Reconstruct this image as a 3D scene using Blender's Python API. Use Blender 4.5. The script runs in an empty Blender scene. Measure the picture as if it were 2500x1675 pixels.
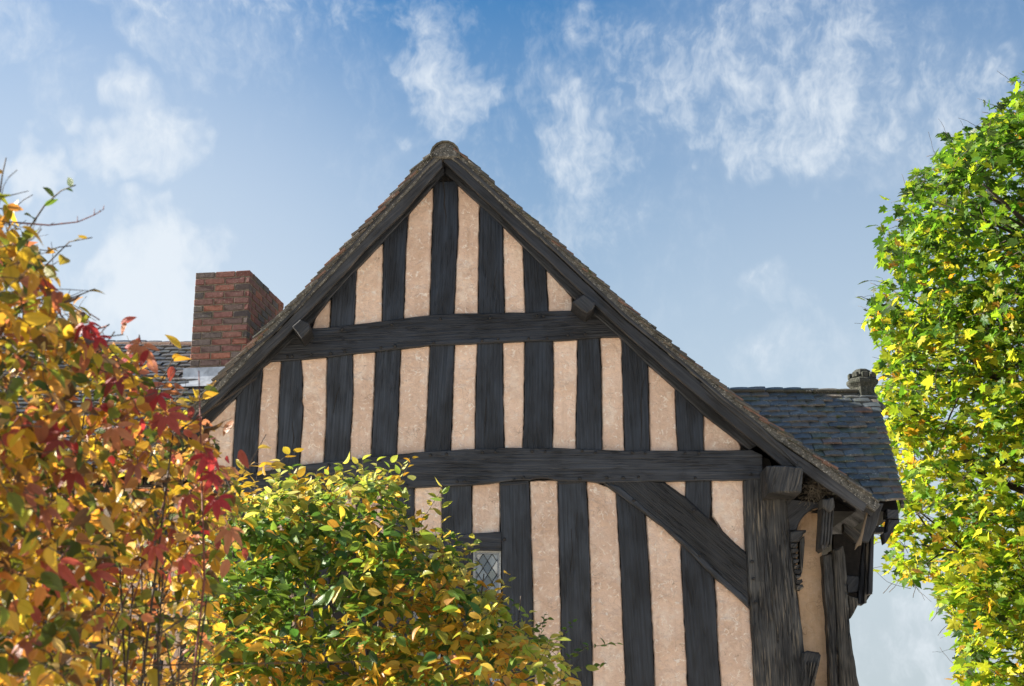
import bpy, bmesh, math, random
import numpy as np
from mathutils import Vector, Matrix

random.seed(7); rng = np.random.default_rng(7)
R_ = math.radians
scene = bpy.context.scene
COL = scene.collection

# ------------------------------------------------------------------ camera
PITCH = R_(16.0); EYE = 1.6; FPX = 2500 * 50 / 36.0
cam_d = bpy.data.cameras.new('camera'); cam = bpy.data.objects.new('camera', cam_d); COL.objects.link(cam)
cam.location = (0, 0, EYE); cam.rotation_euler = (R_(90) + PITCH, 0, 0)
cam_d.lens = 50; cam_d.sensor_width = 36; cam_d.sensor_fit = 'HORIZONTAL'; cam_d.clip_end = 3000; cam_d.clip_start = 0.05
cam_d.dof.use_dof = True; cam_d.dof.focus_distance = 11.8; cam_d.dof.aperture_fstop = 5.0
scene.camera = cam

# ------------------------------------------------------------------ light, sky, exposure
SUN_EL, SUN_AZ = R_(28), R_(-83)          # azimuth measured from +Y towards +X
EXPOSURE = 1.8
SKY_STRENGTH = 0.07
SUN_STRENGTH = 5.0
scene.view_settings.view_transform = 'Standard'; scene.view_settings.look = 'None'
scene.view_settings.exposure = EXPOSURE; scene.view_settings.gamma = 1.0
scene.render.engine = 'CYCLES'
scene.cycles.use_denoising = True
scene.cycles.max_bounces = 5; scene.cycles.diffuse_bounces = 3; scene.cycles.transmission_bounces = 6; scene.cycles.transparent_max_bounces = 8
to_sun = Vector((math.sin(SUN_AZ) * math.cos(SUN_EL), math.cos(SUN_AZ) * math.cos(SUN_EL), math.sin(SUN_EL)))
sun_d = bpy.data.lights.new('sun', 'SUN'); sun_d.energy = SUN_STRENGTH; sun_d.angle = R_(0.5); sun_d.color = (1.0, 0.93, 0.82)
sun = bpy.data.objects.new('sun', sun_d); COL.objects.link(sun); sun.location = (-8, 6, 14)
sun.rotation_euler = to_sun.to_track_quat('Z', 'Y').to_euler()

CF = Vector((0, math.cos(PITCH), math.sin(PITCH))); CU = Vector((0, -math.sin(PITCH), math.cos(PITCH)))
def pdir(px, py): return CF + Vector((1, 0, 0)) * ((px - 1250) / FPX) + CU * ((837.5 - py) / FPX)
def at(px, py, Y):
    """point of the place that stands at depth Y and is seen at that pixel of the photograph"""
    d = pdir(px, py); t = Y / d.y
    return Vector((d.x * t, Y, EYE + d.z * t))

class NT:
    def __init__(s, tree): s.t = tree; s.n = tree.nodes; s.l = tree.links
    def new(s, typ, **kw):
        n = s.n.new(typ)
        for k, v in kw.items(): setattr(n, k, v)
        return n
    def set(s, sock, v):
        if isinstance(v, bpy.types.NodeSocket): s.l.new(v, sock)
        elif v is not None: sock.default_value = v
    def math(s, op, a, b=None, c=None, clamp=False):
        n = s.new('ShaderNodeMath', operation=op, use_clamp=clamp)
        for i, v in enumerate((a, b, c)):
            if v is not None: s.set(n.inputs[i], v)
        return n.outputs[0]
    def vmath(s, op, a, b=None):
        n = s.new('ShaderNodeVectorMath', operation=op); s.set(n.inputs[0], a)
        if b is not None: s.set(n.inputs[1], b)
        return n.outputs['Value'] if op in ('DOT_PRODUCT', 'LENGTH') else n.outputs[0]
    def mapr(s, v, a, b, c=0.0, d=1.0, typ='LINEAR'):
        n = s.new('ShaderNodeMapRange', interpolation_type=typ); n.clamp = True
        for i, x in enumerate((v, a, b, c, d)): s.set(n.inputs[i], x)
        return n.outputs[0]
    def mix(s, f, a, b, blend='MIX'):
        n = s.new('ShaderNodeMix', data_type='RGBA', blend_type=blend)
        s.set(n.inputs[0], f); s.set(n.inputs[6], a); s.set(n.inputs[7], b)
        return n.outputs[2]
    def noise(s, vec, scale, detail=4, rough=0.55, dist=0.0, lac=2.0):
        n = s.new('ShaderNodeTexNoise'); s.set(n.inputs['Vector'], vec); n.inputs['Scale'].default_value = scale
        n.inputs['Detail'].default_value = detail; n.inputs['Roughness'].default_value = rough; n.inputs['Distortion'].default_value = dist
        n.inputs['Lacunarity'].default_value = lac
        return n.outputs[0]
    def voro(s, vec, scale, feature='F1', rnd=1.0):
        n = s.new('ShaderNodeTexVoronoi', feature=feature); s.set(n.inputs['Vector'], vec); n.inputs['Scale'].default_value = scale
        n.inputs['Randomness'].default_value = rnd
        return n.outputs['Distance']
    def mapping(s, vec, scale=(1, 1, 1), loc=(0, 0, 0), rot=(0, 0, 0)):
        n = s.new('ShaderNodeMapping'); s.set(n.inputs[0], vec); n.inputs['Scale'].default_value = scale
        n.inputs['Location'].default_value = loc; n.inputs['Rotation'].default_value = rot
        return n.outputs[0]
    def bump(s, h, strength, dist=0.01, normal=None):
        n = s.new('ShaderNodeBump'); s.set(n.inputs['Height'], h); n.inputs['Strength'].default_value = strength; n.inputs['Distance'].default_value = dist
        if normal is not None: s.set(n.inputs['Normal'], normal)
        return n.outputs[0]
    def ramp(s, f, stops):
        n = s.new('ShaderNodeValToRGB'); s.set(n.inputs[0], f); e = n.color_ramp.elements
        while len(e) < len(stops): e.new(0.5)
        for i, (p, c) in enumerate(stops): e[i].position = p; e[i].color = (*c, 1)
        return n.outputs[0]

# world
world = bpy.data.worlds.new('World'); scene.world = world; world.use_nodes = True
world.cycles.sampling_method = 'MANUAL'; world.cycles.sample_map_resolution = 256
W_ = NT(world.node_tree); world.node_tree.nodes.clear()
sky = W_.new('ShaderNodeTexSky', sky_type='NISHITA'); sky.sun_disc = False
sky.sun_elevation = SUN_EL; sky.sun_rotation = SUN_AZ
sky.air_density = 1.0; sky.dust_density = 0.4; sky.ozone_density = 2.0; sky.altitude = 50
wdir = W_.new('ShaderNodeTexCoord').outputs['Generated']
# cloud field: wispy altocumulus; coverage follows the cloud groups of the day plus a random field that goes all round
warp2 = W_.new('ShaderNodeTexNoise'); W_.set(warp2.inputs['Vector'], wdir); warp2.inputs['Scale'].default_value = 15; warp2.inputs['Detail'].default_value = 3; warp2.inputs['Roughness'].default_value = 0.62
wv = W_.vmath('SUBTRACT', warp2.outputs['Color'], (0.5, 0.5, 0.5))
sc_ = W_.new('ShaderNodeVectorMath', operation='SCALE'); W_.set(sc_.inputs[0], wv); sc_.inputs['Scale'].default_value = 0.035
wd2 = W_.vmath('ADD', wdir, sc_.outputs[0])
sc2 = W_.new('ShaderNodeVectorMath', operation='SCALE'); W_.set(sc2.inputs[0], wv); sc2.inputs['Scale'].default_value = 0.13
wdn = W_.vmath('NORMALIZE', W_.vmath('ADD', wdir, sc2.outputs[0]))
nbig = W_.noise(wd2, 15.0, 5, 0.66, 0.0)
nfine = W_.noise(W_.mapping(wd2, (1.5, 1, 0.7), rot=(0, 0.55, 0)), 46.0, 4, 0.70, 0.0)
nn = W_.math('ADD', W_.math('MULTIPLY', nbig, 0.6), W_.math('MULTIPLY', nfine, 0.4))
BLOBS = [  # px, py, radius px, weight
 (440, 40, 150, .7), (600, 60, 160, .75), (760, 20, 130, .6), (1030, 60, 90, .8), (1090, 180, 90, .85), (1110, 270, 110, 1.1), (990, 0, 90, .6),
 (10, 90, 130, .9), (330, 340, 130, 1.9), (80, 390, 80, 1.7), (370, 690, 165, 2.1), (470, 640, 100, .6), (150, 560, 130, .4), (150, 240, 100, .35),
 (1420, 330, 130, .8), (1520, 380, 90, .5), (1590, 40, 170, .7), (1640, 170, 130, .85), (1800, 60, 200, .75), (1990, 60, 210, .8), (1960, 250, 150, .95),
 (2150, 160, 190, .85), (2270, 290, 160, .95), (2060, 340, 150, .8), (1870, 330, 110, .7), (1740, 330, 90, .7), (2380, 40, 120, .5), (2400, 330, 160, .8),
 (1900, 760, 120, .75), (1960, 840, 100, .6), (2080, 870, 130, .7), (1800, 740, 70, .4), (2190, 1640, 190, .9), (2330, 1560, 120, .4), (840, 150, 130, .45), (1240, 100, 90, .3), (300, 900, 260, .7), (60, 720, 220, .5)]
acc = None
for (bx, by, br, bw) in BLOBS:
    d = pdir(bx, by).normalized(); r = br * 1.3 / FPX
    dt = W_.vmath('DOT_PRODUCT', wdn, tuple(d))
    # angle^2 ~ 2(1-dot)
    m = W_.mapr(dt, 1 - r * r / 2, 1.0, 0.0, bw, 'SMOOTHSTEP')
    acc = m if acc is None else W_.math('MAXIMUM', acc, m)
rest = W_.mapr(W_.noise(wdir, 3.2, 3, 0.5), 0.42, 0.62, 0.0, 0.85, 'SMOOTHSTEP')
# the random field takes over outside the groups listed above
infr = W_.mapr(W_.vmath('DOT_PRODUCT', wdir, tuple(CF)), math.cos(R_(27)), math.cos(R_(21)), 1.0, 0.42)
cover = W_.math('MAXIMUM', acc, W_.math('MULTIPLY', rest, infr))
vfield = W_.math('ADD', W_.math('MULTIPLY', cover, 0.62), W_.math('MULTIPLY', W_.math('SUBTRACT', nn, 0.5), 3.4))
dens = W_.math('MULTIPLY', W_.mapr(vfield, -0.05, 1.35, 0.0, 1.0, 'SMOOTHSTEP'), W_.mapr(cover, 0.0, 0.45))
veil = None
for (bx, by, br, bw) in [(60, 950, 1300, .5), (2150, 900, 900, .2), (2050, 150, 700, .12)]:
    d = pdir(bx, by).normalized(); r = br / FPX
    m = W_.mapr(W_.vmath('DOT_PRODUCT', wdir, tuple(d)), 1 - r * r / 2, 1.0, 0.0, bw, 'SMOOTHSTEP')
    veil = m if veil is None else W_.math('MAXIMUM', veil, m)
dens = W_.math('MAXIMUM', dens, W_.math('ADD', veil, W_.math('MULTIPLY', dens, 0.5)))
sep = W_.new('ShaderNodeSeparateXYZ'); W_.set(sep.inputs[0], wdir); wz = sep.outputs[2]
tint = W_.mix(W_.mapr(wz, 0.22, 0.50), (0.90, 0.88, 0.80, 1), (0.17, 0.50, 0.68, 1))
skyc = W_.mix(1.0, sky.outputs[0], tint, 'MULTIPLY')
hz = W_.mix(W_.mapr(wz, 0.08, 0.50, 0.95, 0.05), skyc, (2.1, 2.45, 2.7, 1))
cl = W_.mix(W_.math('MULTIPLY', dens, 0.88), hz, (3.5, 3.75, 4.0, 1))
bg = W_.new('ShaderNodeBackground'); W_.set(bg.inputs[0], cl); bg.inputs[1].default_value = SKY_STRENGTH
out = W_.new('ShaderNodeOutputWorld'); W_.l.new(bg.outputs[0], out.inputs[0])

# ------------------------------------------------------------------ materials
def newmat(name):
    m = bpy.data.materials.new(name); m.use_nodes = True; t = NT(m.node_tree); t.n.clear()
    p = t.new('ShaderNodeBsdfPrincipled'); o = t.new('ShaderNodeOutputMaterial'); t.l.new(p.outputs[0], o.inputs[0])
    return m, t, p
def mat_timber(name, base=(0.0105, 0.012, 0.016), light=(0.043, 0.050, 0.064), grain=1.15, rough=0.46, crack=0.6, pale=0.0):
    m, t, p = newmat(name)
    uv = t.new('ShaderNodeUVMap').outputs[0]                       # u along the grain, metres
    rnd = t.new('ShaderNodeObjectInfo').outputs['Random']
    g1 = t.noise(t.mapping(uv, (1.3, 58, 1)), 1.0, 4, 0.66, 0.12)
    big = t.noise(t.mapping(uv, (2.2, 5.0, 1)), 1.0, 3, 0.62)
    ck = t.noise(t.mapping(uv, (3.4, 72, 1), loc=(3, 7, 0)), 1.0, 2, 0.7, 0.4)
    ckm = t.math('MULTIPLY', t.mapr(ck, 0.56, 0.63), t.mapr(big, 0.42, 0.60))
    col = t.mix(t.mapr(g1, 0.36, 0.64), (*base, 1), (*light, 1))
    col = t.mix(t.mapr(big, 0.40, 0.66, 0.0, 0.8), col, (base[0] * .62, base[1] * .6, base[2] * .58, 1))
    col = t.mix(t.math('MULTIPLY', ckm, crack), col, (0.003, 0.003, 0.003, 1))
    wp = t.math('MULTIPLY', t.mapr(t.voro(t.mapping(uv, (1.3, 5.5, 1)), 1.0), 0.16, 0.05), 0.8)
    col = t.mix(wp, col, (0.006, 0.006, 0.006, 1))
    if pale:
        pl = t.math('MULTIPLY', t.mapr(t.noise(t.mapping(uv, (3, 60, 1), loc=(11, 2, 0)), 1.0, 3, 0.7), 0.53, 0.64), t.mapr(t.noise(uv, 3.1, 2), 0.40, 0.60))
        col = t.mix(t.math('MULTIPLY', pl, pale), col, (0.22, 0.18, 0.13, 1))
    col = t.mix(1.0, col, t.mix(rnd, (0.55, 0.57, 0.62, 1), (1.18, 1.16, 1.12, 1)), 'MULTIPLY')
    h = t.math('SUBTRACT', g1, t.math('MULTIPLY', ckm, 1.3 * crack))
    t.set(p.inputs['Base Color'], col); t.set(p.inputs['Normal'], t.bump(h, 0.6 * grain, 0.012))
    t.set(p.inputs['Roughness'], t.mapr(big, 0.3, 0.7, rough - .1, rough + .16)); p.inputs['Specular IOR Level'].default_value = 0.5
    return m
def mat_plaster(name, base=(0.82, 0.605, 0.465), dark=(0.70, 0.495, 0.365), pale=(0.89, 0.74, 0.62), scr=1.0):
    m, t, p = newmat(name)
    co = t.new('ShaderNodeTexCoord').outputs['Object']
    oi = t.new('ShaderNodeObjectInfo')
    off = t.new('ShaderNodeCombineXYZ'); t.set(off.inputs[0], t.math('MULTIPLY', oi.outputs['Random'], 37.0)); t.set(off.inputs[2], t.math('MULTIPLY', oi.outputs['Random'], 91.0))
    v = t.vmath('ADD', co, off.outputs[0])
    big = t.noise(v, 4.0, 3, 0.6, 0.3); mid = t.noise(v, 17, 4, 0.68)
    nz = t.new('ShaderNodeTexNoise'); t.set(nz.inputs['Vector'], v); nz.inputs['Scale'].default_value = 7; nz.inputs['Detail'].default_value = 2
    sn_ = t.new('ShaderNodeSeparateColor'); t.set(sn_.inputs[0], nz.outputs['Color'])
    col = t.mix(t.mapr(big, 0.36, 0.66), (*base, 1), (*dark, 1))
    col = t.mix(t.mapr(mid, 0.56, 0.76, 0, 0.55), col, (*pale, 1))
    col = t.mix(t.mapr(mid, 0.46, 0.28, 0, 0.5), col, (dark[0] * .8, dark[1] * .78, dark[2] * .75, 1))
    strk = t.noise(t.mapping(v, (22, 1, 1.6)), 1.0, 3, 0.6)
    col = t.mix(t.mapr(strk, 0.52, 0.74, 0, 0.42), col, (dark[0] * .8, dark[1] * .78, dark[2] * .76, 1))
    col = t.mix(1.0, col, t.mix(oi.outputs['Random'], (0.86, 0.84, 0.83, 1), (1.06, 1.07, 1.08, 1)), 'MULTIPLY')
    # trowel scratches: short thin curved pale lines
    sv = t.new('ShaderNodeVectorMath', operation='SCALE'); t.set(sv.inputs[0], nz.outputs['Color']); sv.inputs['Scale'].default_value = 0.33
    vd = t.vmath('ADD', v, sv.outputs[0])
    e1 = t.voro(t.mapping(vd, (1.3, 1, 1.0), rot=(0, 0.5, 0)), 12.0, 'DISTANCE_TO_EDGE')
    patch = t.math('MULTIPLY', t.mapr(t.noise(v, 16, 2, 0.6), 0.50, 0.58), t.mapr(sn_.outputs[2], 0.34, 0.48))
    sc = t.math('MULTIPLY', t.mapr(e1, 0.025, 0.065, 1, 0), patch)
    col = t.mix(t.math('MULTIPLY', sc, 0.62 * scr), col, (0.96, 0.88, 0.78, 1))
    wash = t.mapr(t.noise(t.mapping(v, (1, 1, .8), loc=(4, 1, 9)), 5.5, 4, 0.68), 0.52, 0.66)
    col = t.mix(t.math('MULTIPLY', wash, 0.55 * scr), col, (0.90, 0.76, 0.63, 1))
    # hairline cracks and pits
    e3 = t.voro(t.mapping(vd, loc=(2, 8, 3)), 4.5, 'DISTANCE_TO_EDGE')
    hc = t.math('MULTIPLY', t.mapr(e3, 0.003, 0.012, 1, 0), t.mapr(sn_.outputs[1], 0.52, 0.6))
    pit = t.math('MULTIPLY', t.mapr(t.voro(v, 42), 0.06, 0.13, 1, 0), t.mapr(sn_.outputs[0], 0.47, 0.58))
    dk = t.math('MAXIMUM', t.math('MULTIPLY', hc, 0.45), t.math('MULTIPLY', pit, 0.7))
    col = t.mix(dk, col, (0.16, 0.10, 0.065, 1))
    h = t.math('ADD', t.math('MULTIPLY', big, 1.8), mid)
    t.set(p.inputs['Base Color'], col); t.set(p.inputs['Normal'], t.bump(h, 0.75, 0.022)); p.inputs['Roughness'].default_value = 0.9
    p.inputs['Specular IOR Level'].default_value = 0.2
    return m
def mat_objcol(name, rough=0.55, nscale=30, lichen=0.0, dirt=0.5, bump=0.35, spec=0.5, moss=0.0):
    """clay pieces: own colour from the object, speckle, lichen spots, moss"""
    m, t, p = newmat(name)
    oi = t.new('ShaderNodeObjectInfo'); geo = t.new('ShaderNodeNewGeometry')
    v = geo.outputs['Position']
    n1 = t.noise(v, nscale, 5, 0.65); n2 = t.noise(v, nscale * 4, 3, 0.6)
    col = t.mix(t.mapr(n1, 0.35, 0.7, 0, dirt), oi.outputs['Color'], t.mix(1.0, oi.outputs['Color'], (0.45, 0.45, 0.47, 1), 'MULTIPLY'))
    col = t.mix(t.mapr(n2, 0.5, 0.75, 0, 0.35), col, t.mix(1.0, oi.outputs['Color'], (1.7, 1.65, 1.6, 1), 'MULTIPLY'))
    if lichen:
        li = t.math('MULTIPLY', t.mapr(t.noise(v, 62, 4, 0.7), 0.57, 0.64), t.mapr(t.noise(v, 6, 3), 0.44, 0.6))
        col = t.mix(t.math('MULTIPLY', li, lichen), col, (0.42, 0.40, 0.33, 1))
    if moss:
        ms = t.math('MULTIPLY', t.mapr(t.noise(v, 22, 4, 0.7), 0.54, 0.62), t.mapr(t.noise(v, 3.5, 2), 0.5, 0.62))
        col = t.mix(t.math('MULTIPLY', ms, moss), col, (0.07, 0.075, 0.02, 1))
    t.set(p.inputs['Base Color'], col); t.set(p.inputs['Roughness'], t.mapr(n1, 0.3, 0.7, rough - .08, rough + .12))
    t.set(p.inputs['Normal'], t.bump(t.math('ADD', n1, t.math('MULTIPLY', n2, 0.5)), bump, 0.006)); p.inputs['Specular IOR Level'].default_value = spec
    return m
def mat_mortar(name, a, b, c):
    m, t, p = newmat(name); v = t.new('ShaderNodeNewGeometry').outputs['Position']
    n1 = t.noise(v, 18, 6, 0.7, 0.4); n2 = t.noise(v, 75, 4, 0.7)
    col = t.mix(t.mapr(n1, 0.38, 0.64), (*a, 1), (*b, 1)); col = t.mix(t.mapr(n2, 0.56, 0.66), col, (*c, 1))
    t.set(p.inputs['Base Color'], col); p.inputs['Roughness'].default_value = 0.95
    t.set(p.inputs['Normal'], t.bump(t.math('ADD', n1, t.math('MULTIPLY', n2, 0.6)), 0.9, 0.015)); p.inputs['Specular IOR Level'].default_value = 0.2
    return m
def mat_plain(name, colr, rough=0.6, metal=0.0, spec=0.5, nscale=20, var=0.4, bump=0.2):
    m, t, p = newmat(name); v = t.new('ShaderNodeNewGeometry').outputs['Position']
    n1 = t.noise(v, nscale, 5, 0.65, 0.3)
    t.set(p.inputs['Base Color'], t.mix(t.mapr(n1, 0.35, 0.7, 0, 1), (*[c * (1 + var) for c in colr], 1), (*[c * (1 - var) for c in colr], 1)))
    p.inputs['Roughness'].default_value = rough; p.inputs['Metallic'].default_value = metal; p.inputs['Specular IOR Level'].default_value = spec
    t.set(p.inputs['Normal'], t.bump(n1, bump, 0.01))
    return m
def mat_leaf(name, per_object, trans=0.45, rough=0.42):
    m, t, p = newmat(name)
    if per_object: c = t.new('ShaderNodeObjectInfo').outputs['Color']
    else: c = t.new('ShaderNodeAttribute', attribute_name='leaf_colour').outputs['Color']
    uv = t.new('ShaderNodeUVMap').outputs[0]; su = t.new('ShaderNodeSeparateXYZ'); t.set(su.inputs[0], uv)
    u, vv = su.outputs[0], su.outputs[1]                     # u along, v signed distance from the midrib
    av = t.math('ABSOLUTE', vv)
    rib = t.mapr(av, 0.0, 0.05, 1, 0)
    st = t.math('SINE', t.math('MULTIPLY', t.math('SUBTRACT', u, t.math('MULTIPLY', av, 0.8)), 56.0))
    vein = t.math('MAXIMUM', rib, t.mapr(st, 0.72, 1.0, 0, 0.55))
    geo = t.new('ShaderNodeNewGeometry').outputs['Position']
    blot = t.noise(geo, 26, 4, 0.65)
    c1 = t.mix(t.mapr(blot, 0.55, 0.75, 0, 0.5), c, t.mix(1.0, c, (0.75, 0.5, 0.35, 1), 'MULTIPLY'))
    c1 = t.mix(t.mapr(blot, 0.45, 0.25, 0, 0.35), c1, t.mix(1.0, c, (1.25, 1.25, 1.1, 1), 'MULTIPLY'))
    c1 = t.mix(t.math('MULTIPLY', vein, 0.3), c1, t.mix(1.0, c1, (0.6, 0.62, 0.5, 1), 'MULTIPLY'))
    t.set(p.inputs['Base Color'], c1); p.inputs['Roughness'].default_value = rough; p.inputs['Specular IOR Level'].default_value = 0.4
    nb = t.bump(t.math('ADD', vein, blot), 0.35, 0.004); t.set(p.inputs['Normal'], nb)
    tr = t.new('ShaderNodeBsdfTranslucent'); t.set(tr.inputs[0], t.mix(1.0, c1, (1.25, 1.15, 0.8, 1), 'MULTIPLY')); t.set(tr.inputs[1], nb)
    mx = t.new('ShaderNodeMixShader'); mx.inputs[0].default_value = trans
    t.l.new(p.outputs[0], mx.inputs[1]); t.l.new(tr.outputs[0], mx.inputs[2])
    o = [n for n in t.n if n.type == 'OUTPUT_MATERIAL'][0]; t.l.new(mx.outputs[0], o.inputs[0])
    return m
M = dict(
    timber=mat_timber('tarred_timber'),
    beam=mat_timber('tarred_beam', base=(0.0115, 0.0125, 0.016), light=(0.046, 0.051, 0.062), grain=1.25, crack=0.75),
    brace=mat_timber('cracked_brace', base=(0.012, 0.012, 0.013), light=(0.036, 0.036, 0.037), grain=1.8, crack=1.0),
    post=mat_timber('weathered_post', base=(0.016, 0.016, 0.018), light=(0.095, 0.092, 0.085), grain=2.4, crack=1.0, pale=0.9, rough=0.6),
    greypost=mat_timber('grey_weathered_oak', base=(0.04, 0.037, 0.032), light=(0.14, 0.125, 0.10), grain=2.6, crack=1.0, pale=0.9, rough=0.75),
    barge=mat_timber('bargeboard', base=(0.018, 0.018, 0.020), light=(0.060, 0.060, 0.063), grain=0.9, crack=0.6),
    tan=mat_timber('bare_slat', base=(0.16, 0.11, 0.06), light=(0.28, 0.2, 0.12), grain=1.0, crack=0.4),
    plaster=mat_plaster('limewashed_plaster'),
    ochre=mat_plaster('sunlit_tone_plaster', base=(0.60, 0.41, 0.26), dark=(0.48, 0.32, 0.19), pale=(0.66, 0.48, 0.33), scr=0.15),  # warm ochre tone paints sunlight into the plaster of the bay strip
    backing=mat_plain('dark_backing', (0.02, 0.017, 0.015), 0.9),
    tile=mat_objcol('clay_tile', rough=0.36, nscale=24, lichen=1.0, moss=1.0, dirt=0.7),
    verge=mat_objcol('lichened_tile', rough=0.8, nscale=30, lichen=0.9, moss=0.8, spec=0.3),
    brick=mat_objcol('brick', rough=0.8, nscale=35, lichen=0.45, moss=0.4, dirt=0.7, bump=0.5, spec=0.3),
    mortar=mat_mortar('brick_mortar', (0.24, 0.19, 0.14), (0.14, 0.115, 0.08), (0.30, 0.26, 0.2)),
    bedding=mat_mortar('lichened_bedding', (0.17, 0.16, 0.14), (0.05, 0.05, 0.045), (0.46, 0.44, 0.40)),
    lead=mat_plain('lead_flashing', (0.30, 0.32, 0.35), 0.4, 0.35, nscale=9, var=0.35),
    stone=mat_mortar('mossy_stone', (0.075, 0.075, 0.065), (0.03, 0.034, 0.025), (0.13, 0.13, 0.10)),
    iron=mat_plain('iron', (0.012, 0.011, 0.011), 0.6),
    came=mat_plain('lead_came', (0.12, 0.13, 0.14), 0.45, 0.5),
    wframe=mat_plain('grey_window_frame', (0.36, 0.37, 0.36), 0.55, nscale=60, var=0.3),
    zinc=mat_plain('zinc', (0.3, 0.3, 0.31), 0.35, 0.8),
    bark=mat_plain('bark', (0.035, 0.026, 0.018), 0.9, nscale=40, var=0.5, bump=0.6),
    twig=mat_plain('twig', (0.06, 0.042, 0.028), 0.8, nscale=60, var=0.5),
    redtwig=mat_plain('red_twig', (0.16, 0.05, 0.035), 0.7, nscale=60, var=0.4),
    straw=mat_plain('dry_grass', (0.17, 0.14, 0.10), 0.9),
    leaf=mat_leaf('leaf_mass', False), leaf1=mat_leaf('single_leaf', True),
    mleaf=mat_leaf('maple_mass', False, 0.58, 0.42), mleaf1=mat_leaf('single_maple_leaf', True, 0.58, 0.42),
)
mg, tg, pg = newmat('pane_glass')
gp = tg.new('ShaderNodeNewGeometry').outputs['Position']
pg.inputs['Roughness'].default_value = 0.12; pg.inputs['Specular IOR Level'].default_value = 0.9; pg.inputs['Coat Weight'].default_value = 0.6
tg.set(pg.inputs['Base Color'], tg.mix(tg.math('MULTIPLY', tg.new('ShaderNodeObjectInfo').outputs['Random'], tg.mapr(tg.noise(gp, 6, 2), 0.3, 0.7, 0.5, 1.3)), (0.05, 0.065, 0.075, 1), (0.40, 0.45, 0.48, 1)))
M['glass'] = mg
mgr, tgr, pgr = newmat('bounce_gravel_and_grass')
gp = tgr.new('ShaderNodeNewGeometry').outputs['Position']
tgr.set(pgr.inputs['Base Color'], tgr.mix(tgr.mapr(tgr.noise(gp, 0.05, 3), 0.60, 0.64), tgr.mix(tgr.noise(gp, 30, 4), (0.60, 0.52, 0.42, 1), (0.48, 0.41, 0.33, 1)), (0.06, 0.09, 0.03, 1)))  # unseen ground, gravel kept pale to bounce sun onto the shaded gable
pgr.inputs['Roughness'].default_value = 0.95; M['ground'] = mgr

# ------------------------------------------------------------------ object helpers
WT = {}
def link(name, mesh, loc=(0, 0, 0), rot=None, parent=None, color=None):
    o = bpy.data.objects.new(name, mesh); COL.objects.link(o)
    mw = Matrix.Translation(Vector(loc)) @ (rot.to_4x4() if rot is not None else Matrix.Identity(4))
    if parent is not None:
        o.parent = parent; o.matrix_parent_inverse = WT[parent.name].inverted()
    o.matrix_basis = mw; WT[o.name] = mw
    if color is not None: o.color = (*color[:3], 1)
    return o
def thing(name, loc, label, cat, group=None, kind=None):
    o = link(name, None, loc); o['label'] = label; o['category'] = cat
    o.empty_display_size = 0.3
    if group: o['group'] = group
    return o
def mesh_from(name, verts, faces, mat, uvs=None, smooth=False):
    me = bpy.data.meshes.new(name); me.from_pydata([tuple(v) for v in verts], [], faces); me.materials.append(mat)
    if uvs is not None:
        l = me.uv_layers.new(name='UVMap'); idx = np.empty(len(me.loops), dtype=np.int64); me.loops.foreach_get('vertex_index', idx)
        l.data.foreach_set('uv', np.asarray(uvs, dtype=np.float32)[idx].ravel())
    if smooth: me.polygons.foreach_set('use_smooth', [True] * len(me.polygons))
    me.update(); return me
def densify(pts, step):
    out = []
    for a, b in zip(pts, pts[1:] + pts[:1]):
        n = max(1, int((b - a).length / step))
        for i in range(n): out.append(a.lerp(b, i / n))
    return out
def slab(name, px, Y, depth, mat, parent, wob=0.0, bev=0.006, axis=None, step=0.05, color=None, world2d=None, tilt=0.0, seedoff=None):
    """timber / panel: traced outline standing in the plane y=Y, with thickness and softened arrises. Local frame centred on it."""
    P = [Vector((p.x, p.z)) for p in (at(x, y, Y) for x, y in px)] if world2d is None else [Vector(p) for p in world2d]
    area = sum(a.x * b.y - b.x * a.y for a, b in zip(P, P[1:] + P[:1]))
    if area < 0: P.reverse()
    if axis is None:
        e = max(((P[i] - P[j]) for i in range(len(P)) for j in range(i)), key=lambda v: v.length); axis = e.normalized()
    else: axis = Vector(axis).normalized()
    if wob: P = densify(P, step)
    n = len(P)
    N = []
    for i in range(n):
        t = (P[(i + 1) % n] - P[i - 1]); t = t.normalized() if t.length else Vector((1, 0)); N.append(Vector((t.y, -t.x)))
    if wob:
        ph = random.uniform(0, 100)
        P = [p + N[i] * (wob * (math.sin(ph + i * 0.9) * .4 + math.sin(ph * 2 + i * .37) * .5) + random.gauss(0, wob * .45)) for i, p in enumerate(P)]
    c = sum(P, Vector((0, 0))) / n
    Q = [p - N[i] * bev for i, p in enumerate(P)]
    verts = [(q.x - c.x, 0.0, q.y - c.y) for q in Q] + [(p.x - c.x, bev, p.y - c.y) for p in P] + [(p.x - c.x, depth, p.y - c.y) for p in P]
    faces = [tuple(range(n))]
    for i in range(n):
        j = (i + 1) % n
        faces.append((i, n + i, n + j, j)); faces.append((n + i, 2 * n + i, 2 * n + j, n + j))
    faces.append(tuple(range(3 * n - 1, 2 * n - 1, -1)))
    o0 = Vector((random.uniform(0, 50), random.uniform(0, 50)))
    perp = Vector((-axis.y, axis.x))
    def uvof(q, y): return (q.dot(axis) + o0.x, q.dot(perp) + o0.y + y)
    uvs = [uvof(q, 0) for q in Q] + [uvof(p, bev) for p in P] + [uvof(p, depth) for p in P]
    me = mesh_from(name, verts, faces, mat, uvs)
    return link(name, me, (c.x, Y, c.y), None, parent, color)
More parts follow.
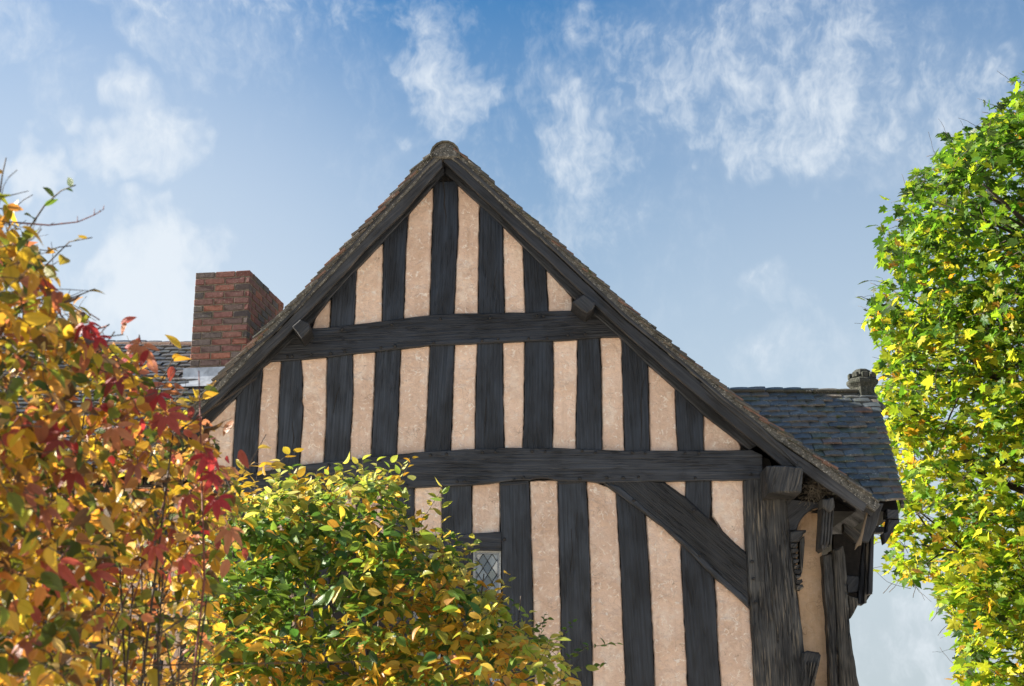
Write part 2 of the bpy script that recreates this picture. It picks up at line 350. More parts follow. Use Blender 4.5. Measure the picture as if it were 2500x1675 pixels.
def box_mesh(name, sx, sy, sz, mat, bev=0.0, warp=0.0):
    bm = bmesh.new(); bmesh.ops.create_cube(bm, size=1.0)
    for v in bm.verts: v.co = Vector((v.co.x * sx, v.co.y * sy, v.co.z * sz))
    if bev: bmesh.ops.bevel(bm, geom=list(bm.edges), offset=bev, segments=1, affect='EDGES')
    if warp:
        for v in bm.verts: v.co += Vector((random.gauss(0, warp), random.gauss(0, warp), random.gauss(0, warp)))
    me = bpy.data.meshes.new(name); bm.to_mesh(me); bm.free(); me.materials.append(mat)
    uv = me.uv_layers.new(name='UVMap')
    ln = max(range(3), key=lambda k: (sx, sy, sz)[k]); o = random.uniform(0, 30)
    for lp in me.loops:
        co = me.vertices[lp.vertex_index].co; r = [co[k] for k in range(3) if k != ln]
        uv.data[lp.index].uv = (co[ln] + o, r[0] + r[1] + o)
    return me
def box(name, c, s, mat, parent, bev=0.0, rot=None, color=None, warp=0.0):
    return link(name, box_mesh(name, *s, mat, bev, warp), c, rot, parent, color)
def tube_arrays(path, radii, sides=5):
    verts, faces = [], []
    for i, p in enumerate(path):
        a = path[max(0, i - 1)]; b = path[min(len(path) - 1, i + 1)]; t = (b - a).normalized() if (b - a).length else Vector((0, 0, 1))
        u = t.orthogonal().normalized(); w = t.cross(u)
        for k in range(sides):
            an = 2 * math.pi * k / sides; verts.append(p + (u * math.cos(an) + w * math.sin(an)) * radii[i])
    for i in range(len(path) - 1):
        for k in range(sides):
            faces.append((i * sides + k, i * sides + (k + 1) % sides, (i + 1) * sides + (k + 1) % sides, (i + 1) * sides + k))
    faces.append(tuple(range(sides - 1, -1, -1))); faces.append(tuple(range((len(path) - 1) * sides, len(path) * sides)))
    return verts, faces
class Tubes:
    def __init__(s): s.v, s.f = [], []
    def add(s, path, radii, sides=5):
        v, f = tube_arrays(path, radii, sides); o = len(s.v); s.v += v; s.f += [tuple(i + o for i in q) for q in f]
    def build(s, name, mat, parent): return link(name, mesh_from(name, s.v, s.f, mat, smooth=True), (0, 0, 0), None, parent)
def q(ox, oy, s, *pts): return [(ox + x / s, oy + y / s) for x, y in pts]
R1 = lambda *p: q(450, 800, 3.344, *p)
R2 = lambda *p: q(1100, 780, 3.344, *p)
R3 = lambda *p: q(1200, 1150, 2.987, *p)
R4 = lambda *p: q(1900, 1150, 2.987, *p)
R5 = lambda *p: q(1780, 1120, 5.2275, *p)
R6 = lambda *p: q(450, 820, 5.2275, *p)
C1 = lambda *p: q(400, 300, 2.601, *p)
C2 = lambda *p: q(1000, 300, 2.601, *p)
C3 = lambda *p: q(1700, 850, 3.9017, *p)
C4 = lambda *p: q(960, 330, 6.817, *p)
C8 = lambda *p: q(500, 1050, 2.509, *p)

# ------------------------------------------------------------------ ground
gm = mesh_from('ground', [(-600, -600, 0), (600, -600, 0), (600, 900, 0), (-600, 900, 0)], [(0, 1, 2, 3)], M['ground'])
g = link('ground', gm); g['kind'] = 'structure'; g['label'] = 'unseen gravel and grass in front of the timber framed house, gravel made pale to bounce light'; g['category'] = 'ground'

# ------------------------------------------------------------------ the house: gable wall
house = thing('timber_framed_house', (0, 13, 0), 'old black and pink timber framed house with steep gable, brick chimney and tiled roofs', 'house')
YP, YS, YB, YR = 12.0, 11.985, 11.962, 11.955     # faces of plaster, studs, beams, rafters

T1R = C4((870, 88), (1110, 240), (1310, 385), (1430, 505), (1525, 620), (1830, 905), (1980, 1050)) + [(1300, 528), (1400, 618), (1500, 707)] + R2((1630, 35), (1830, 205), (2050, 375), (2300, 575)) + C3((425, 460), (560, 590), (705, 680), (905, 825), (1100, 960), (1300, 1095), (1400, 1170), (1690, 1390), (1780, 1475))
T1L = C4((870, 88), (610, 215), (515, 360), (320, 535), (195, 700), (110, 805)) + C1((1440, 440), (1360, 540), (1285, 610), (1185, 715), (1090, 830), (1030, 885), (985, 935), (920, 1000), (835, 1105), (775, 1160), (600, 1320), (550, 1370)) + R6((640, 270), (505, 405), (380, 530), (0, 910)) + [(400, 1050), (350, 1105)]
IR = C4((860, 620), (1060, 800), (1440, 1150)) + C2((590, 650), (720, 780), (870, 930), (1040, 1110)) + R2((1220, 0), (1370, 130), (1608, 360), (1838, 560), (2062, 770), (2341, 985)) + [(1830, 1100)]
IL = [(1086, 421), (1057, 454), (996, 523), (934, 590), (870, 657), (809, 723), (761, 785), (656, 884), (640, 897), (578, 967), (508, 1036), (470, 1075)]
BLR = [(1083, 393), (1115, 424), (1209, 512), (1300, 600), (1400, 694), (1489, 780), (1560, 843), (1640, 912), (1720, 980), (1800, 1046), (1870, 1103), (1910, 1138)]
BUR = [(1083, 370), (1148, 424), (1239, 508), (1330, 594), (1430, 690), (1526, 780), (1600, 840), (1680, 905), (1760, 975), (1850, 1045), (1943, 1138)]
BLL = [(1080, 406), (977, 527), (892, 608), (823, 688), (757, 757), (697, 822), (657, 860), (599, 916), (557, 954), (513, 998), (470, 1040), (440, 1070)]
BUL = [(1078, 376), (1030, 427), (938, 523), (842, 630), (777, 700), (727, 758), (672, 815), (618, 858), (565, 906), (530, 942), (507, 965), (460, 1005), (425, 1040)]

# dark carcase behind the panels, full gable down to the ground
apexw = at(1086, 400, YP)
carc = [(at(x, y, YP).x, at(x, y, YP).z) for x, y in [(1087, 405)] + IR[2:] + [(1880, 1120), (1925, 1250), (1975, 1680)]]
cl_ = [(at(x, y, YP).x, at(x, y, YP).z) for x, y in IL[::-1]]
pr = (carc[-1][0] + 0.04, 0.0); pl_ = (cl_[0][0], 0.0)
gable = slab('gable_wall', None, YP + 0.03, 0.25, M['backing'], house, world2d=carc + [pr, pl_] + cl_, bev=0.001)
box('plinth', (-0.15, 12.1, 0.35), (5.0, 0.3, 0.7), M['mortar'], house, 0.02)

def ext(L, R, top=10, bot=10):
    l = list(L); r = list(R)
    l = [(l[0][0], l[0][1] - top)] + l + [(l[-1][0] + (l[-1][0] - l[-2][0]) * bot / max(1, l[-1][1] - l[-2][1]), l[-1][1] + bot)]
    r = [(r[0][0], r[0][1] - top)] + r + [(r[-1][0] + (r[-1][0] - r[-2][0]) * bot / max(1, r[-1][1] - r[-2][1]), r[-1][1] + bot)]
    return l, r
def stud(L, R, top=10, bot=10, Y=YS, mat='timber', name='stud'):
    l, r = ext(L, R, top, bot)
    ax = (((l[0][0] + r[0][0]) - (l[-1][0] + r[-1][0])) * .5, (l[-1][1] + r[-1][1] - l[0][1] - r[0][1]) * .5)
    return slab(name, l + r[::-1], Y, 0.12, M[mat], gable, wob=0.0022, bev=0.006, axis=ax)
def panel(Rl, Ll, top=9, bot=9, gap=1.6):
    l, r = ext(Rl, Ll, top, bot)
    l = [(x + gap, y) for x, y in l]; r = [(x - gap, y) for x, y in r]
    return slab('plaster_panel', l + r[::-1], YP + random.uniform(-.006, .004), 0.05, M['plaster'], gable, wob=0.0034, bev=0.009, step=0.035)

def split_(pts, w=2.2):
    l = [(x - w * .5 * math.sin(math.pi * (i + .3) / (len(pts) - .4)), y) for i, (x, y) in enumerate(pts)]; r = [(x + w * .5 * math.sin(math.pi * (i + .3) / (len(pts) - .4)), y) for i, (x, y) in enumerate(pts)]
    slab('drying_split', l + r[::-1], YS - .0028, 0.012, M['backing'], gable, wob=0.0012, bev=0.0004, axis=(0, 1))
split_(C4((820, 650), (835, 800), (860, 1000), (850, 1150), (880, 1350), (870, 1500)), 3.4); split_(R2((1560, 560), (1555, 700), (1560, 850), (1555, 1050)), 2.4); split_(R2((1590, 460), (1565, 540), (1555, 620)), 2.2)
split_(R2((1130, 200), (1135, 300), (1120, 420)), 2); split_(R2((290, 640), (285, 800), (275, 960)), 2.4); split_(R3((580, 420), (590, 600), (570, 760)), 2); split_(R3((1410, 780), (1450, 900), (1465, 1000)), 2.6); split_(R3((190, 130), (200, 260), (185, 400)), 2.2)
split_(R3((625, 300), (615, 420), (628, 520)), 1.8); split_(R1((1270, 480), (1240, 560), (1215, 700)), 2.4); split_(R1((880, 760), (895, 900), (870, 1050)), 2.4); split_(C2((545, 1100), (540, 1000), (560, 900)), 1.8)
A = [(C1((1065, 1095), (1055, 1297)), C1((1222, 935), (1214, 1100), (1205, 1280))),
     (C1((1395, 755), (1388, 1255)), C1((1550, 580), (1535, 800), (1528, 1000), (1520, 1245))),
     (C1((1715, 400), (1702, 800), (1692, 1220)), C1((1865, 395), (1867, 700), (1850, 1000), (1840, 1210))),
     (C2((447, 520), (440, 900), (437, 1215)), C2((590, 655), (594, 900), (600, 1205))),
     (C2((722, 795), (738, 1200)), C2((865, 930), (872, 1050), (880, 1195)))]
B = [(R1((428, 560), (410, 800), (395, 1180)), R1((637, 330), (612, 650), (595, 1000), (590, 1170))),
     (R1((795, 270), (775, 600), (765, 900), (750, 1130)), R1((945, 255), (965, 400), (955, 600), (968, 650), (955, 850), (945, 960), (938, 1110))),
     (R1((1168, 240), (1165, 450), (1165, 700), (1140, 1090)), R1((1368, 210), (1375, 470), (1368, 700), (1350, 900), (1345, 1080))),
     (R1((1567, 185), (1555, 500), (1540, 800), (1527, 1050)), R1((1762, 180), (1752, 500), (1738, 800), (1730, 1030))),
     (R1((2010, 150), (1995, 500), (1980, 800), (1968, 1010)), R1((2203, 140), (2190, 500), (2180, 800), (2172, 1000))),
     (R2((222, 195), (212, 500), (205, 800), (205, 1055)), R2((425, 190), (425, 500), (430, 800), (435, 1045))),
     (R2((610, 180), (605, 500), (605, 750), (590, 1045)), R2((832, 175), (838, 500), (835, 650), (828, 1045))),
     (R2((1042, 170), (1038, 500), (1030, 800), (1028, 1045)), R2((1215, 150), (1230, 450), (1232, 800), (1237, 1060))),
     (R2((1398, 150), (1408, 450), (1415, 750), (1425, 1055)), R2((1608, 360), (1615, 600), (1625, 1060))),
     (R2((1838, 560), (1845, 800), (1858, 1060)), R2((2062, 770), (2065, 1060)))]
for L, R in A + B: stud(L, R)
# gable panels
panel(C1((960, 1235), (940, 1300)), A[0][0])
for i in range(4): panel(A[i][1], A[i + 1][0])
panel(A[4][1], [(1398, 735), (1398, 757)])
panel(R1((192, 800), (205, 1220)), B[0][0])
for i in range(9): panel(B[i][1], B[i + 1][0])
slab('plaster_panel', R2((2068, 768), (2341, 982)) + [(1808, 1090), (1808, 1108)] + R2((2070, 1078)), YP, 0.05, M['plaster'], gable, wob=0.003, bev=0.009)
# lower storey
C0 = (R3((62, 90), (68, 440), (75, 700), (85, 1080), (92, 1568)), R3((275, 100), (285, 440), (292, 700), (300, 1000), (310, 1568)))
Cs = [C0,
      (R3((487, 90), (492, 400), (500, 700), (508, 1000), (512, 1568)), R3((690, 85), (708, 450), (718, 800), (725, 1100), (735, 1568))),
      (R3((912, 160), (925, 400), (945, 700), (957, 1000), (970, 1300), (982, 1568)), R3((1120, 310), (1140, 600), (1155, 900), (1170, 1150), (1188, 1568))),
      (R3((1385, 540), (1390, 750), (1405, 1000), (1420, 1250), (1433, 1568)), R3((1622, 775), (1640, 1050), (1650, 1300), (1670, 1568)))]
for k, (L, R) in enumerate(Cs): stud(L, R, 12, 420, Y=YS - (0.006 if k == 0 else 0))
stud(R3((1420, 75), (1415, 190)), R3((1597, 70), (1602, 230), (1590, 330)), 10, 10)
ub = R3((810, 80), (905, 155), (1120, 310), (1250, 410), (1385, 530), (1620, 770), (1760, 890), (1888, 1010))
panel(C0[1], Cs[1][0], 9, 420)
panel(Cs[1][1], Cs[2][0], 9, 420)
panel(Cs[2][1], Cs[3][0], 9, 420)
pl_post = R3((1840, 80), (1848, 400), (1865, 750), (1890, 1020), (1905, 1250), (1922, 1568))
panel(Cs[3][1], pl_post[3:], 9, 420)
panel(R3((1602, 70), (1605, 330)), pl_post[:3], 9, 0)
slab('plaster_panel', R3((1235, 55), (1417, 55), (1413, 200), (1380, 200)), YP, 0.05, M['plaster'], gable, wob=0.003, bev=0.008)
# above the window
W0 = (C8((1105, 370), (1110, 640)), C8((1281, 355), (1281, 650)))
W1 = (C8((1453, 345), (1455, 640)), C8((1632, 335), (1634, 640)))
Wm = (C8((560, 440), (560, 1570)), C8((760, 430), (760, 1570)))
for L, R in (W0, W1): stud(L, R, 12, 14)
stud(C8((200, 470), (190, 1570)), C8((380, 450), (372, 1570)), 12, 420)
stud(*Wm, 12, 420)
panel(C8((382, 450), (376, 1570)), C8((558, 440), (558, 1570)), 9, 420)
panel(C8((762, 430), (762, 640)), C8((930, 400), (935, 640)), 9, 9); 
stud(C8((930, 390), (935, 1570)), C8((985, 390), (990, 1570)), 12, 420)
panel(C8((988, 390), (990, 640)), W0[0], 9, 9)
panel(W0[1], W1[0], 9, 9); panel(W1[1], C8((1812, 335), (1812, 640)), 9, 9)
slab('window_head', C8((975, 665), (1300, 652), (1560, 638), (1815, 622), (1818, 738), (1640, 738), (1450, 752), (980, 775)), YB + .004, 0.12, M['beam'], gable, wob=0.002)
slab('mullion', C8((1452, 735), (1640, 735), (1648, 1570), (1655, 2300), (1462, 2300), (1456, 1570)), YS - .004, 0.1, M['timber'], gable, wob=0.002)
slab('mullion', C8((1112, 745), (1276, 745), (1282, 1570), (1288, 2300), (1115, 2300)), YS - .004, 0.1, M['timber'], gable, wob=0.002)
slab('window_sill', C8((985, 1690), (1900, 1660), (1905, 1790), (985, 1800)), YB - .03, 0.16, M['beam'], gable, wob=0.002)

# leaded windows
def clip_poly(poly, x0, x1, z0, z1):
    def cut(P, f, inter):
        o = []
        for a, b in zip(P, P[1:] + P[:1]):
            ia, ib = f(a), f(b)
            if ia: o.append(a)
            if ia != ib: o.append(inter(a, b))
        return o
    for ax, lim, sg in ((0, x0, 1), (0, x1, -1), (1, z0, 1), (1, z1, -1)):
        if not poly: break
        poly = cut(poly, lambda p: (p[ax] - lim) * sg >= 0, lambda a, b: tuple(a[k] + (b[k] - a[k]) * ((lim - a[ax]) / (b[ax] - a[ax])) for k in (0, 1)))
    return poly
def leaded(px0, px1, pytop, pybot):
    Y = YP - .002
    a = at(px0, pytop, Y); b = at(px1, pybot, Y); x0, x1, z1, z0 = a.x, a.x + (at(px1, pytop, Y).x - a.x), a.z, b.z
    fr = link('window', mesh_from('window', *frame_mesh(x0, x1, z0, z1, Y, 0.017, 0.05), M['wframe']), (0, 0, 0), None, house)
    frx = link('frame', mesh_from('frame', *frame_mesh(x0 + .019, x1 - .019, z0 + .019, z1 - .019, Y + .012, 0.008, 0.03), M['zinc']), (0, 0, 0), None, fr)
    xi0, xi1, zi0, zi1 = x0 + .026, x1 - .026, z0 + .026, z1 - .026
    dw, dh = (xi1 - xi0) / 2.4, (xi1 - xi0) / 2.4 * 1.55
    lat = Tubes(); 
    nx, nz = 5, int((zi1 - zi0) / dh) + 3
    for i in range(-1, nx * 2):
        for j in range(-1, nz * 2):
            if (i + j) % 2: continue
            cx, cz = xi0 + i * dw / 2 + .02, zi1 - j * dh / 2
            poly = clip_poly([(cx - dw / 2, cz), (cx, cz - dh / 2), (cx + dw / 2, cz), (cx, cz + dh / 2)], xi0, xi1, zi0, zi1)
            if len(poly) < 3: continue
            m = (sum(p[0] for p in poly) / len(poly), sum(p[1] for p in poly) / len(poly))
            vs = [((p[0] - m[0]) * .99, 0, (p[1] - m[1]) * .99) for p in poly]
            n = len(vs); vs += [(x, .003, z) for x, y, z in vs]
            fs = [tuple(range(n)), tuple(range(2 * n - 1, n - 1, -1))] + [(k, n + k, n + (k + 1) % n, (k + 1) % n) for k in range(n)]
            rot = Matrix.Rotation(random.gauss(0, .06), 3, 'X') @ Matrix.Rotation(random.gauss(0, .06), 3, 'Z')
            link('pane', mesh_from('pane', vs, fs, M['glass']), (m[0], Y + .025, m[1]), rot, fr)
            for (p0, p1) in zip(poly, poly[1:] + poly[:1]):
                if (Vector(p0) - Vector(p1)).length > .004: lat.add([Vector((p0[0], Y + .024, p0[1])), Vector((p1[0], Y + .024, p1[1]))], [.0042, .0042], 4)
    lat.build('lead_lattice', M['came'], fr)
def frame_mesh(x0, x1, z0, z1, Y, w, d):
    o = [(x0, z0), (x1, z0), (x1, z1), (x0, z1)]; i = [(x0 + w, z0 + w), (x1 - w, z0 + w), (x1 - w, z1 - w), (x0 + w, z1 - w)]
    v = [(x, Y, z) for x, z in o + i] + [(x, Y + d, z) for x, z in o + i]; f = []
    for k in range(4):
        j = (k + 1) % 4
        f += [(k, j, 4 + j, 4 + k), (8 + k, 12 + k, 12 + j, 8 + j), (k, 8 + k, 8 + j, j), (4 + k, 4 + j, 12 + j, 12 + k)]
    return v, f
leaded(1155, 1223, 1344, 1715); leaded(1010, 1079, 1351, 1715)

# beams
ctop = C1((640, 1400), (700, 1340), (800, 1315), (940, 1305), (1060, 1298), (1210, 1278), (1390, 1258), (1520, 1240), (1700, 1220), (1850, 1210), (2000, 1208)) + C2((740, 1203), (880, 1195), (1040, 1190)) + [(1440, 757), (1475, 785)]
cbot = C1((600, 1520), (745, 1510), (870, 1500), (1030, 1487), (1190, 1467), (1500, 1435), (1700, 1410)) + C2((280, 1408), (430, 1400), (590, 1393), (735, 1385), (910, 1383), (1070, 1375), (1195, 1362), (1330, 1355)) + [(1525, 822)]
slab('collar_beam', ctop + cbot[::-1], YB, 0.15, M['beam'], gable, wob=0.002, axis=(1, 0.05))
ttop = R1((90, 1250), (400, 1205), (590, 1180), (945, 1122), (1140, 1097), (1340, 1078), (1530, 1052), (1730, 1035), (1970, 1012), (2180, 998)) + R2((0, 1064), (210, 1056), (430, 1048), (600, 1049), (830, 1047), (1030, 1052), (1235, 1066), (1420, 1069), (1630, 1071), (1860, 1069), (2341, 1069)) + [(1835, 1098), (1862, 1110)]
tbot = R1((90, 1420), (600, 1390), (1240, 1345), (1640, 1322), (1880, 1307), (2100, 1296)) + R2((0, 1356), (165, 1349), (405, 1326), (520, 1312), (640, 1310), (700, 1295), (800, 1297), (875, 1315), (1105, 1318), (1230, 1330), (1740, 1321), (1930, 1316), (2115, 1311), (2341, 1311)) + [(1863, 1170)]
slab('tie_beam', ttop + tbot[::-1], YB - .012, 0.17, M['beam'], gable, wob=0.0025, axis=(1, 0))
# short iron-dark repair plates under the tie beam
slab('repair_plate', R3((62, 80), (270, 66), (270, 92), (62, 106)), YS - .012, 0.03, M['timber'], gable, wob=.001, axis=(1, 0))
slab('repair_plate', R3((482, 58), (690, 42), (690, 78), (484, 96)), YS - .014, 0.03, M['timber'], gable, wob=.001, axis=(1, 0))
# brace
ubt = R3((1868, 610), (1850, 585), (1580, 335), (1420, 190), (1260, 75), (1000, 40), (780, 55))
slab('brace', ub + ubt, YB - .004, 0.14, M['brace'], gable, wob=0.003, bev=0.02, axis=(0.75, -0.66))
slab('brace_fillet', R3((830, 90), (905, 152), (1120, 307), (1250, 407), (1385, 527), (1620, 767), (1875, 990), (1870, 930), (1640, 735), (1400, 500), (1130, 275), (930, 110)), YB - .012, 0.03, M['timber'], gable, wob=0.002, bev=0.006, axis=(0.75, -0.66))
# corner post with deep vertical fissures
pr_post = R4((60, 0), (65, 210), (85, 430), (108, 640), (130, 850), (180, 1180), (200, 1400), (225, 1568))
pol = R3((1835, 60)) + pl_post + [(1850, 2250)] + [(2010, 2250)] + pr_post[::-1]
slab('corner_post', pol, YB - .006, 0.3, M['post'], gable, wob=0.004, bev=0.015, axis=(0, 1))
for pts in (R5((440, 560), (470, 560), (478, 760), (470, 900), (462, 760)), R5((330, 780), (350, 760), (372, 1100), (400, 1340), (420, 1568), (395, 1568), (375, 1350)),
            R5((470, 900), (490, 880), (500, 1150), (545, 1350), (550, 1568), (530, 1568), (520, 1370), (478, 1150))):
    slab('post_rib', pts, YB - .016, 0.03, M['post'], gable, wob=0.003, bev=0.005, axis=(0, 1))
for k in range(7):
    x0 = random.uniform(1835, 1920); y0 = random.uniform(1280, 1500); L_ = random.uniform(120, 260); w = random.uniform(3, 6); dx = L_ * .085
    slab('post_rib', [(x0, y0), (x0 + w, y0 + 20), (x0 + w + dx, y0 + L_ - 20), (x0 + dx, y0 + L_), (x0 - w + dx * .5, y0 + L_ * .5)], YB - .014, 0.03, M['post'], gable, wob=0.003, bev=0.004, axis=(0, 1))
# rafters flush with the wall, right and left
def strip(lo, hi): return list(lo) + list(hi)[::-1]
slab('rafter', strip(IR[:-1] + [(1830, 1098)], [(x + 22, y - 18) for x, y in IR[1:-1]][:0] + [(1087, 398)] + [(x + 24, y - 16) for x, y in IR[1:]]), YR, 0.12, M['timber'], gable, wob=0.0015, axis=(0.74, -0.67))
slab('rafter', strip(IL, [(1083, 398)] + [(x - 16, y - 22) for x, y in IL[1:]]), YR, 0.12, M['timber'], gable, wob=0.0015, axis=(0.7, 0.7))
# iron nails / pegs on the beams
pegs = R1((842, 235), (880, 232), (1035, 215), (1195, 207), (1310, 190), (1605, 160), (1720, 148), (2035, 122), (1290, 10), (1180, 1122), (1290, 1112), (1592, 1080), (1705, 1060), (2010, 1040), (2142, 1030), (2290, 1250), (2228, 1253), (1815, 1285)) + \
    R2((258, 170), (388, 157), (637, 152), (788, 150), (958, 125), (1098, 118), (260, 1082), (368, 1080), (665, 1075), (770, 1078), (1075, 1070), (1183, 1085), (1485, 1085), (1590, 1090), (1915, 1090), (2028, 1088), (520, 1308), (597, 1290), (1055, 1298), (1275, 1290), (1410, 1292), (1535, 1285), (1998, 1292), (118, 1318)) + \
    C2((195, 1243), (512, 1237), (808, 1222), (850, 1225)) + C1((1130, 1312), (1447, 1280)) + R3((1038, 212), (1478, 288), (1520, 615), (1900, 660), (1910, 785), (1925, 955), (95, 497), (1890, 22), (1965, 25)) + C1((935, 1470), (1060, 1462))
bmn = bmesh.new(); bmesh.ops.create_uvsphere(bmn, u_segments=8, v_segments=5, radius=0.0135)
nail_me = bpy.data.meshes.new('nail'); bmn.to_mesh(nail_me); bmn.free(); nail_me.materials.append(M['iron'])
for x, y in pegs:
    p = at(x, y, YB - .016); link('nail', nail_me, p, Matrix.Rotation(random.uniform(0, 3), 3, 'Y') @ Matrix.Diagonal((random.uniform(.8, 1.25), .9, random.uniform(.8, 1.2))), gable)

# ------------------------------------------------------------------ main roof
def world_curve(px, Y, n_per=0.02):
    P = [at(x, y, Y) for x, y in px]; P = [Vector((p.x, p.z)) for p in P]
    for _ in range(2): P = [P[0]] + [(P[i - 1] + P[i] * 2 + P[i + 1]) / 4 for i in range(1, len(P) - 1)] + [P[-1]]
    L = [0.0]
    for a, b in zip(P, P[1:]): L.append(L[-1] + (b - a).length)
    def f(s):
        s = min(max(s, 0), L[-1])
        for i in range(len(P) - 1):
            if s <= L[i + 1] or i == len(P) - 2:
                t = (s - L[i]) / max(1e-6, L[i + 1] - L[i]); return P[i].lerp(P[i + 1], t), (P[i + 1] - P[i]).normalized()
    return f, L[-1]
YV = 11.76                                   # front edge of the verge tiles
fR, LR = world_curve(T1R, YV); fL, LL = world_curve(T1L, YV)
def deck_poly(f, L, a, b, sgn):
    up, lo = [], []
    n = 24
    for i in range(n + 1):
        p, t = f(0.05 + (L - 0.05) * i / n); nrm = Vector((-t.y, t.x)) * sgn
        up.append(p - nrm * a); lo.append(p - nrm * b)
    return up + lo[::-1]
roof = slab('main_roof', None, YV + 0.1, 2.9, M['barge'], house, world2d=deck_poly(fR, LR, 0.085, 0.125, 1), bev=0.001, axis=(0.7, -0.7))
slab('roof_deck', None, YV + 0.1, 2.9, M['barge'], roof, world2d=deck_poly(fL, LL, 0.085, 0.125, -1), bev=0.001, axis=(0.7, 0.7))
# gable body behind
body = [c for c in carc] + [pr, pl_] + cl_
slab('house_body', None, 12.3, 2.3, M['backing'], house, world2d=body, bev=0.001)
# bedding mortar under the verge tiles
slab('verge_bedding', None, YV + 0.022, 0.3, M['bedding'], roof, world2d=deck_poly(fR, LR, 0.018, 0.098, 1), wob=0.004, bev=0.006, step=0.04)
slab('verge_bedding', None, YV + 0.022, 0.3, M['bedding'], roof, world2d=deck_poly(fL, LL, 0.018, 0.098, -1), wob=0.004, bev=0.006, step=0.04)
TILE_COLS_V = [(0.10, 0.092, 0.08), (0.12, 0.11, 0.095), (0.08, 0.077, 0.068), (0.15, 0.125, 0.10), (0.20, 0.12, 0.09), (0.13, 0.12, 0.105)]
tile_vm = [box_mesh('tile', 0.235, 0.17, 0.017, M['verge'], 0.003, 0.002) for _ in range(5)]
tile_bm = box_mesh('tile', 0.235, 0.166, 0.013, M['verge'])
bv = np.array([v.co[:] for v in tile_bm.vertices]); bf = [tuple(p.vertices) for p in tile_bm.polygons]
massv, massf = [], []
for f, L, sg in ((fR, LR, 1), (fL, LL, -1)):
    n = int((L - 0.12) / 0.088)
    for i in range(n):
        s = L - 0.02 - i * 0.088
        p, t = f(s); 
        ang = math.atan2(t.y, t.x)               # tangent runs downhill
        nrm = Vector((-t.y, t.x)) * sg
        tilt = sg * (0.135 + random.gauss(0, .02))
        c = p - t * (0.1175 + random.gauss(0, .006)) - nrm * (0.024 + random.gauss(0, .003)) 
        rot = Matrix.Rotation(-(ang) - 0, 3, 'Y') @ Matrix.Rotation(-tilt if sg > 0 else -tilt, 3, 'Y')
        link('tile', random.choice(tile_vm), (c.x, YV + 0.085 + random.gauss(0, .006), c.y), rot @ Matrix.Rotation(random.gauss(0, .02), 3, 'Z'), roof, random.choice(TILE_COLS_V))
        R3x3 = np.array(rot)
        for k in range(1, 17):
            off = np.array([c.x, YV + 0.085 + k * 0.172 + (i % 2) * .08, c.y]); o0 = len(massv) * 1
            massv.append((bv @ R3x3.T) + off)
nb = len(bv); massf = [tuple(i * nb + j for j in ff) for i in range(len(massv)) for ff in bf]
mm = mesh_from('tiling', np.concatenate(massv).tolist(), massf, M['verge']); o = link('tiling', mm, (0, 0, 0), None, roof, (0.09, 0.075, 0.06)); o['kind'] = 'stuff'
# ridge tiles
def halfround(name, r, length, mat, th=0.014, seg=9, a0=-0.25):
    v, f = [], []
    for y in (0, length):
        for rr in (r, r - th):
            for k in range(seg + 1):
                a = a0 + (math.pi - 2 * a0) * k / seg; v.append((rr * math.cos(a), y, rr * math.sin(a)))
    n = seg + 1
    for k in range(seg):
        f += [(k, k + 1, 2 * n + k + 1, 2 * n + k), (n + k, 3 * n + k, 3 * n + k + 1, n + k + 1), (k, n + k, n + k + 1, k + 1), (2 * n + k, 2 * n + k + 1, 3 * n + k + 1, 3 * n + k)]
    f += [(0, 2 * n, 3 * n, n), (seg, n + seg, 3 * n + seg, 2 * n + seg)]
    return mesh_from(name, v, f, mat)
pa, _ = fR(0)
rt = halfround('ridge_tile', 0.135, 0.45, M['verge'])
for k in range(6): link('ridge_tile', rt, (pa.x - .002, YV - .01 + k * .455, pa.y - 0.137 + (k % 2) * .006), None, roof, (0.11, 0.10, 0.075))
slab('ridge_bedding', None, YV + .005, 0.12, M['bedding'], roof, world2d=[(pa.x + .122 * math.cos(a), pa.y - .137 + .122 * math.sin(a)) for a in [(-.2 + (math.pi + .4) * k / 14) for k in range(15)]], wob=.003, bev=.01)

# bargeboards
slab('bargeboard', strip(BLR, BUR), 11.80, 0.035, M['barge'], roof, wob=0.0015, axis=(0.74, -0.67))
slab('bargeboard', C3((40, 340), (230, 512), (500, 735), (780, 975), (950, 1133), (1250, 1335), (1590, 1562), (1640, 1475), (1400, 1290), (1120, 1125), (900, 975), (600, 752), (230, 452), (60, 320)), 11.785, 0.03, M['barge'], roof, wob=0.0015, axis=(0.8, -0.6))
slab('bargeboard', strip(BLL, BUL), 11.80, 0.035, M['barge'], roof, wob=0.0015, axis=(0.7, 0.7))
slab('barge_moulding', strip([(x - 2, y - 2) for x, y in BUL], [(x - 7, y - 6) for x, y in BUL]), 11.776, 0.05, M['barge'], roof, wob=0.0012, axis=(0.7, 0.7))
slab('barge_moulding', strip([(x + 1, y - 3) for x, y in BUR], [(x + 7, y - 8) for x, y in BUR]), 11.774, 0.05, M['barge'], roof, wob=0.0012, axis=(0.74, -0.67))
# purlin and plate ends
slab('purlin_end', [(1397, 737), (1425, 719), (1453, 737), (1453, 745), (1447, 756), (1433, 765), (1421, 758), (1407, 746)], 11.70, 0.35, M['barge'], roof, wob=0.002, bev=0.008, axis=(.7, -.7))
slab('purlin_end', [(713, 797), (733, 779), (755, 788), (757, 804), (736, 827)], 11.72, 0.33, M['barge'], roof, wob=0.002, bev=0.008, axis=(.7, .7))
slab('wall_plate_end', R5((480, 95), (760, 92), (945, 112), (945, 170), (925, 430), (510, 437), (490, 300)), 11.62, 0.5, M['post'], house, wob=0.004, bev=0.012, axis=(0.3, 1))

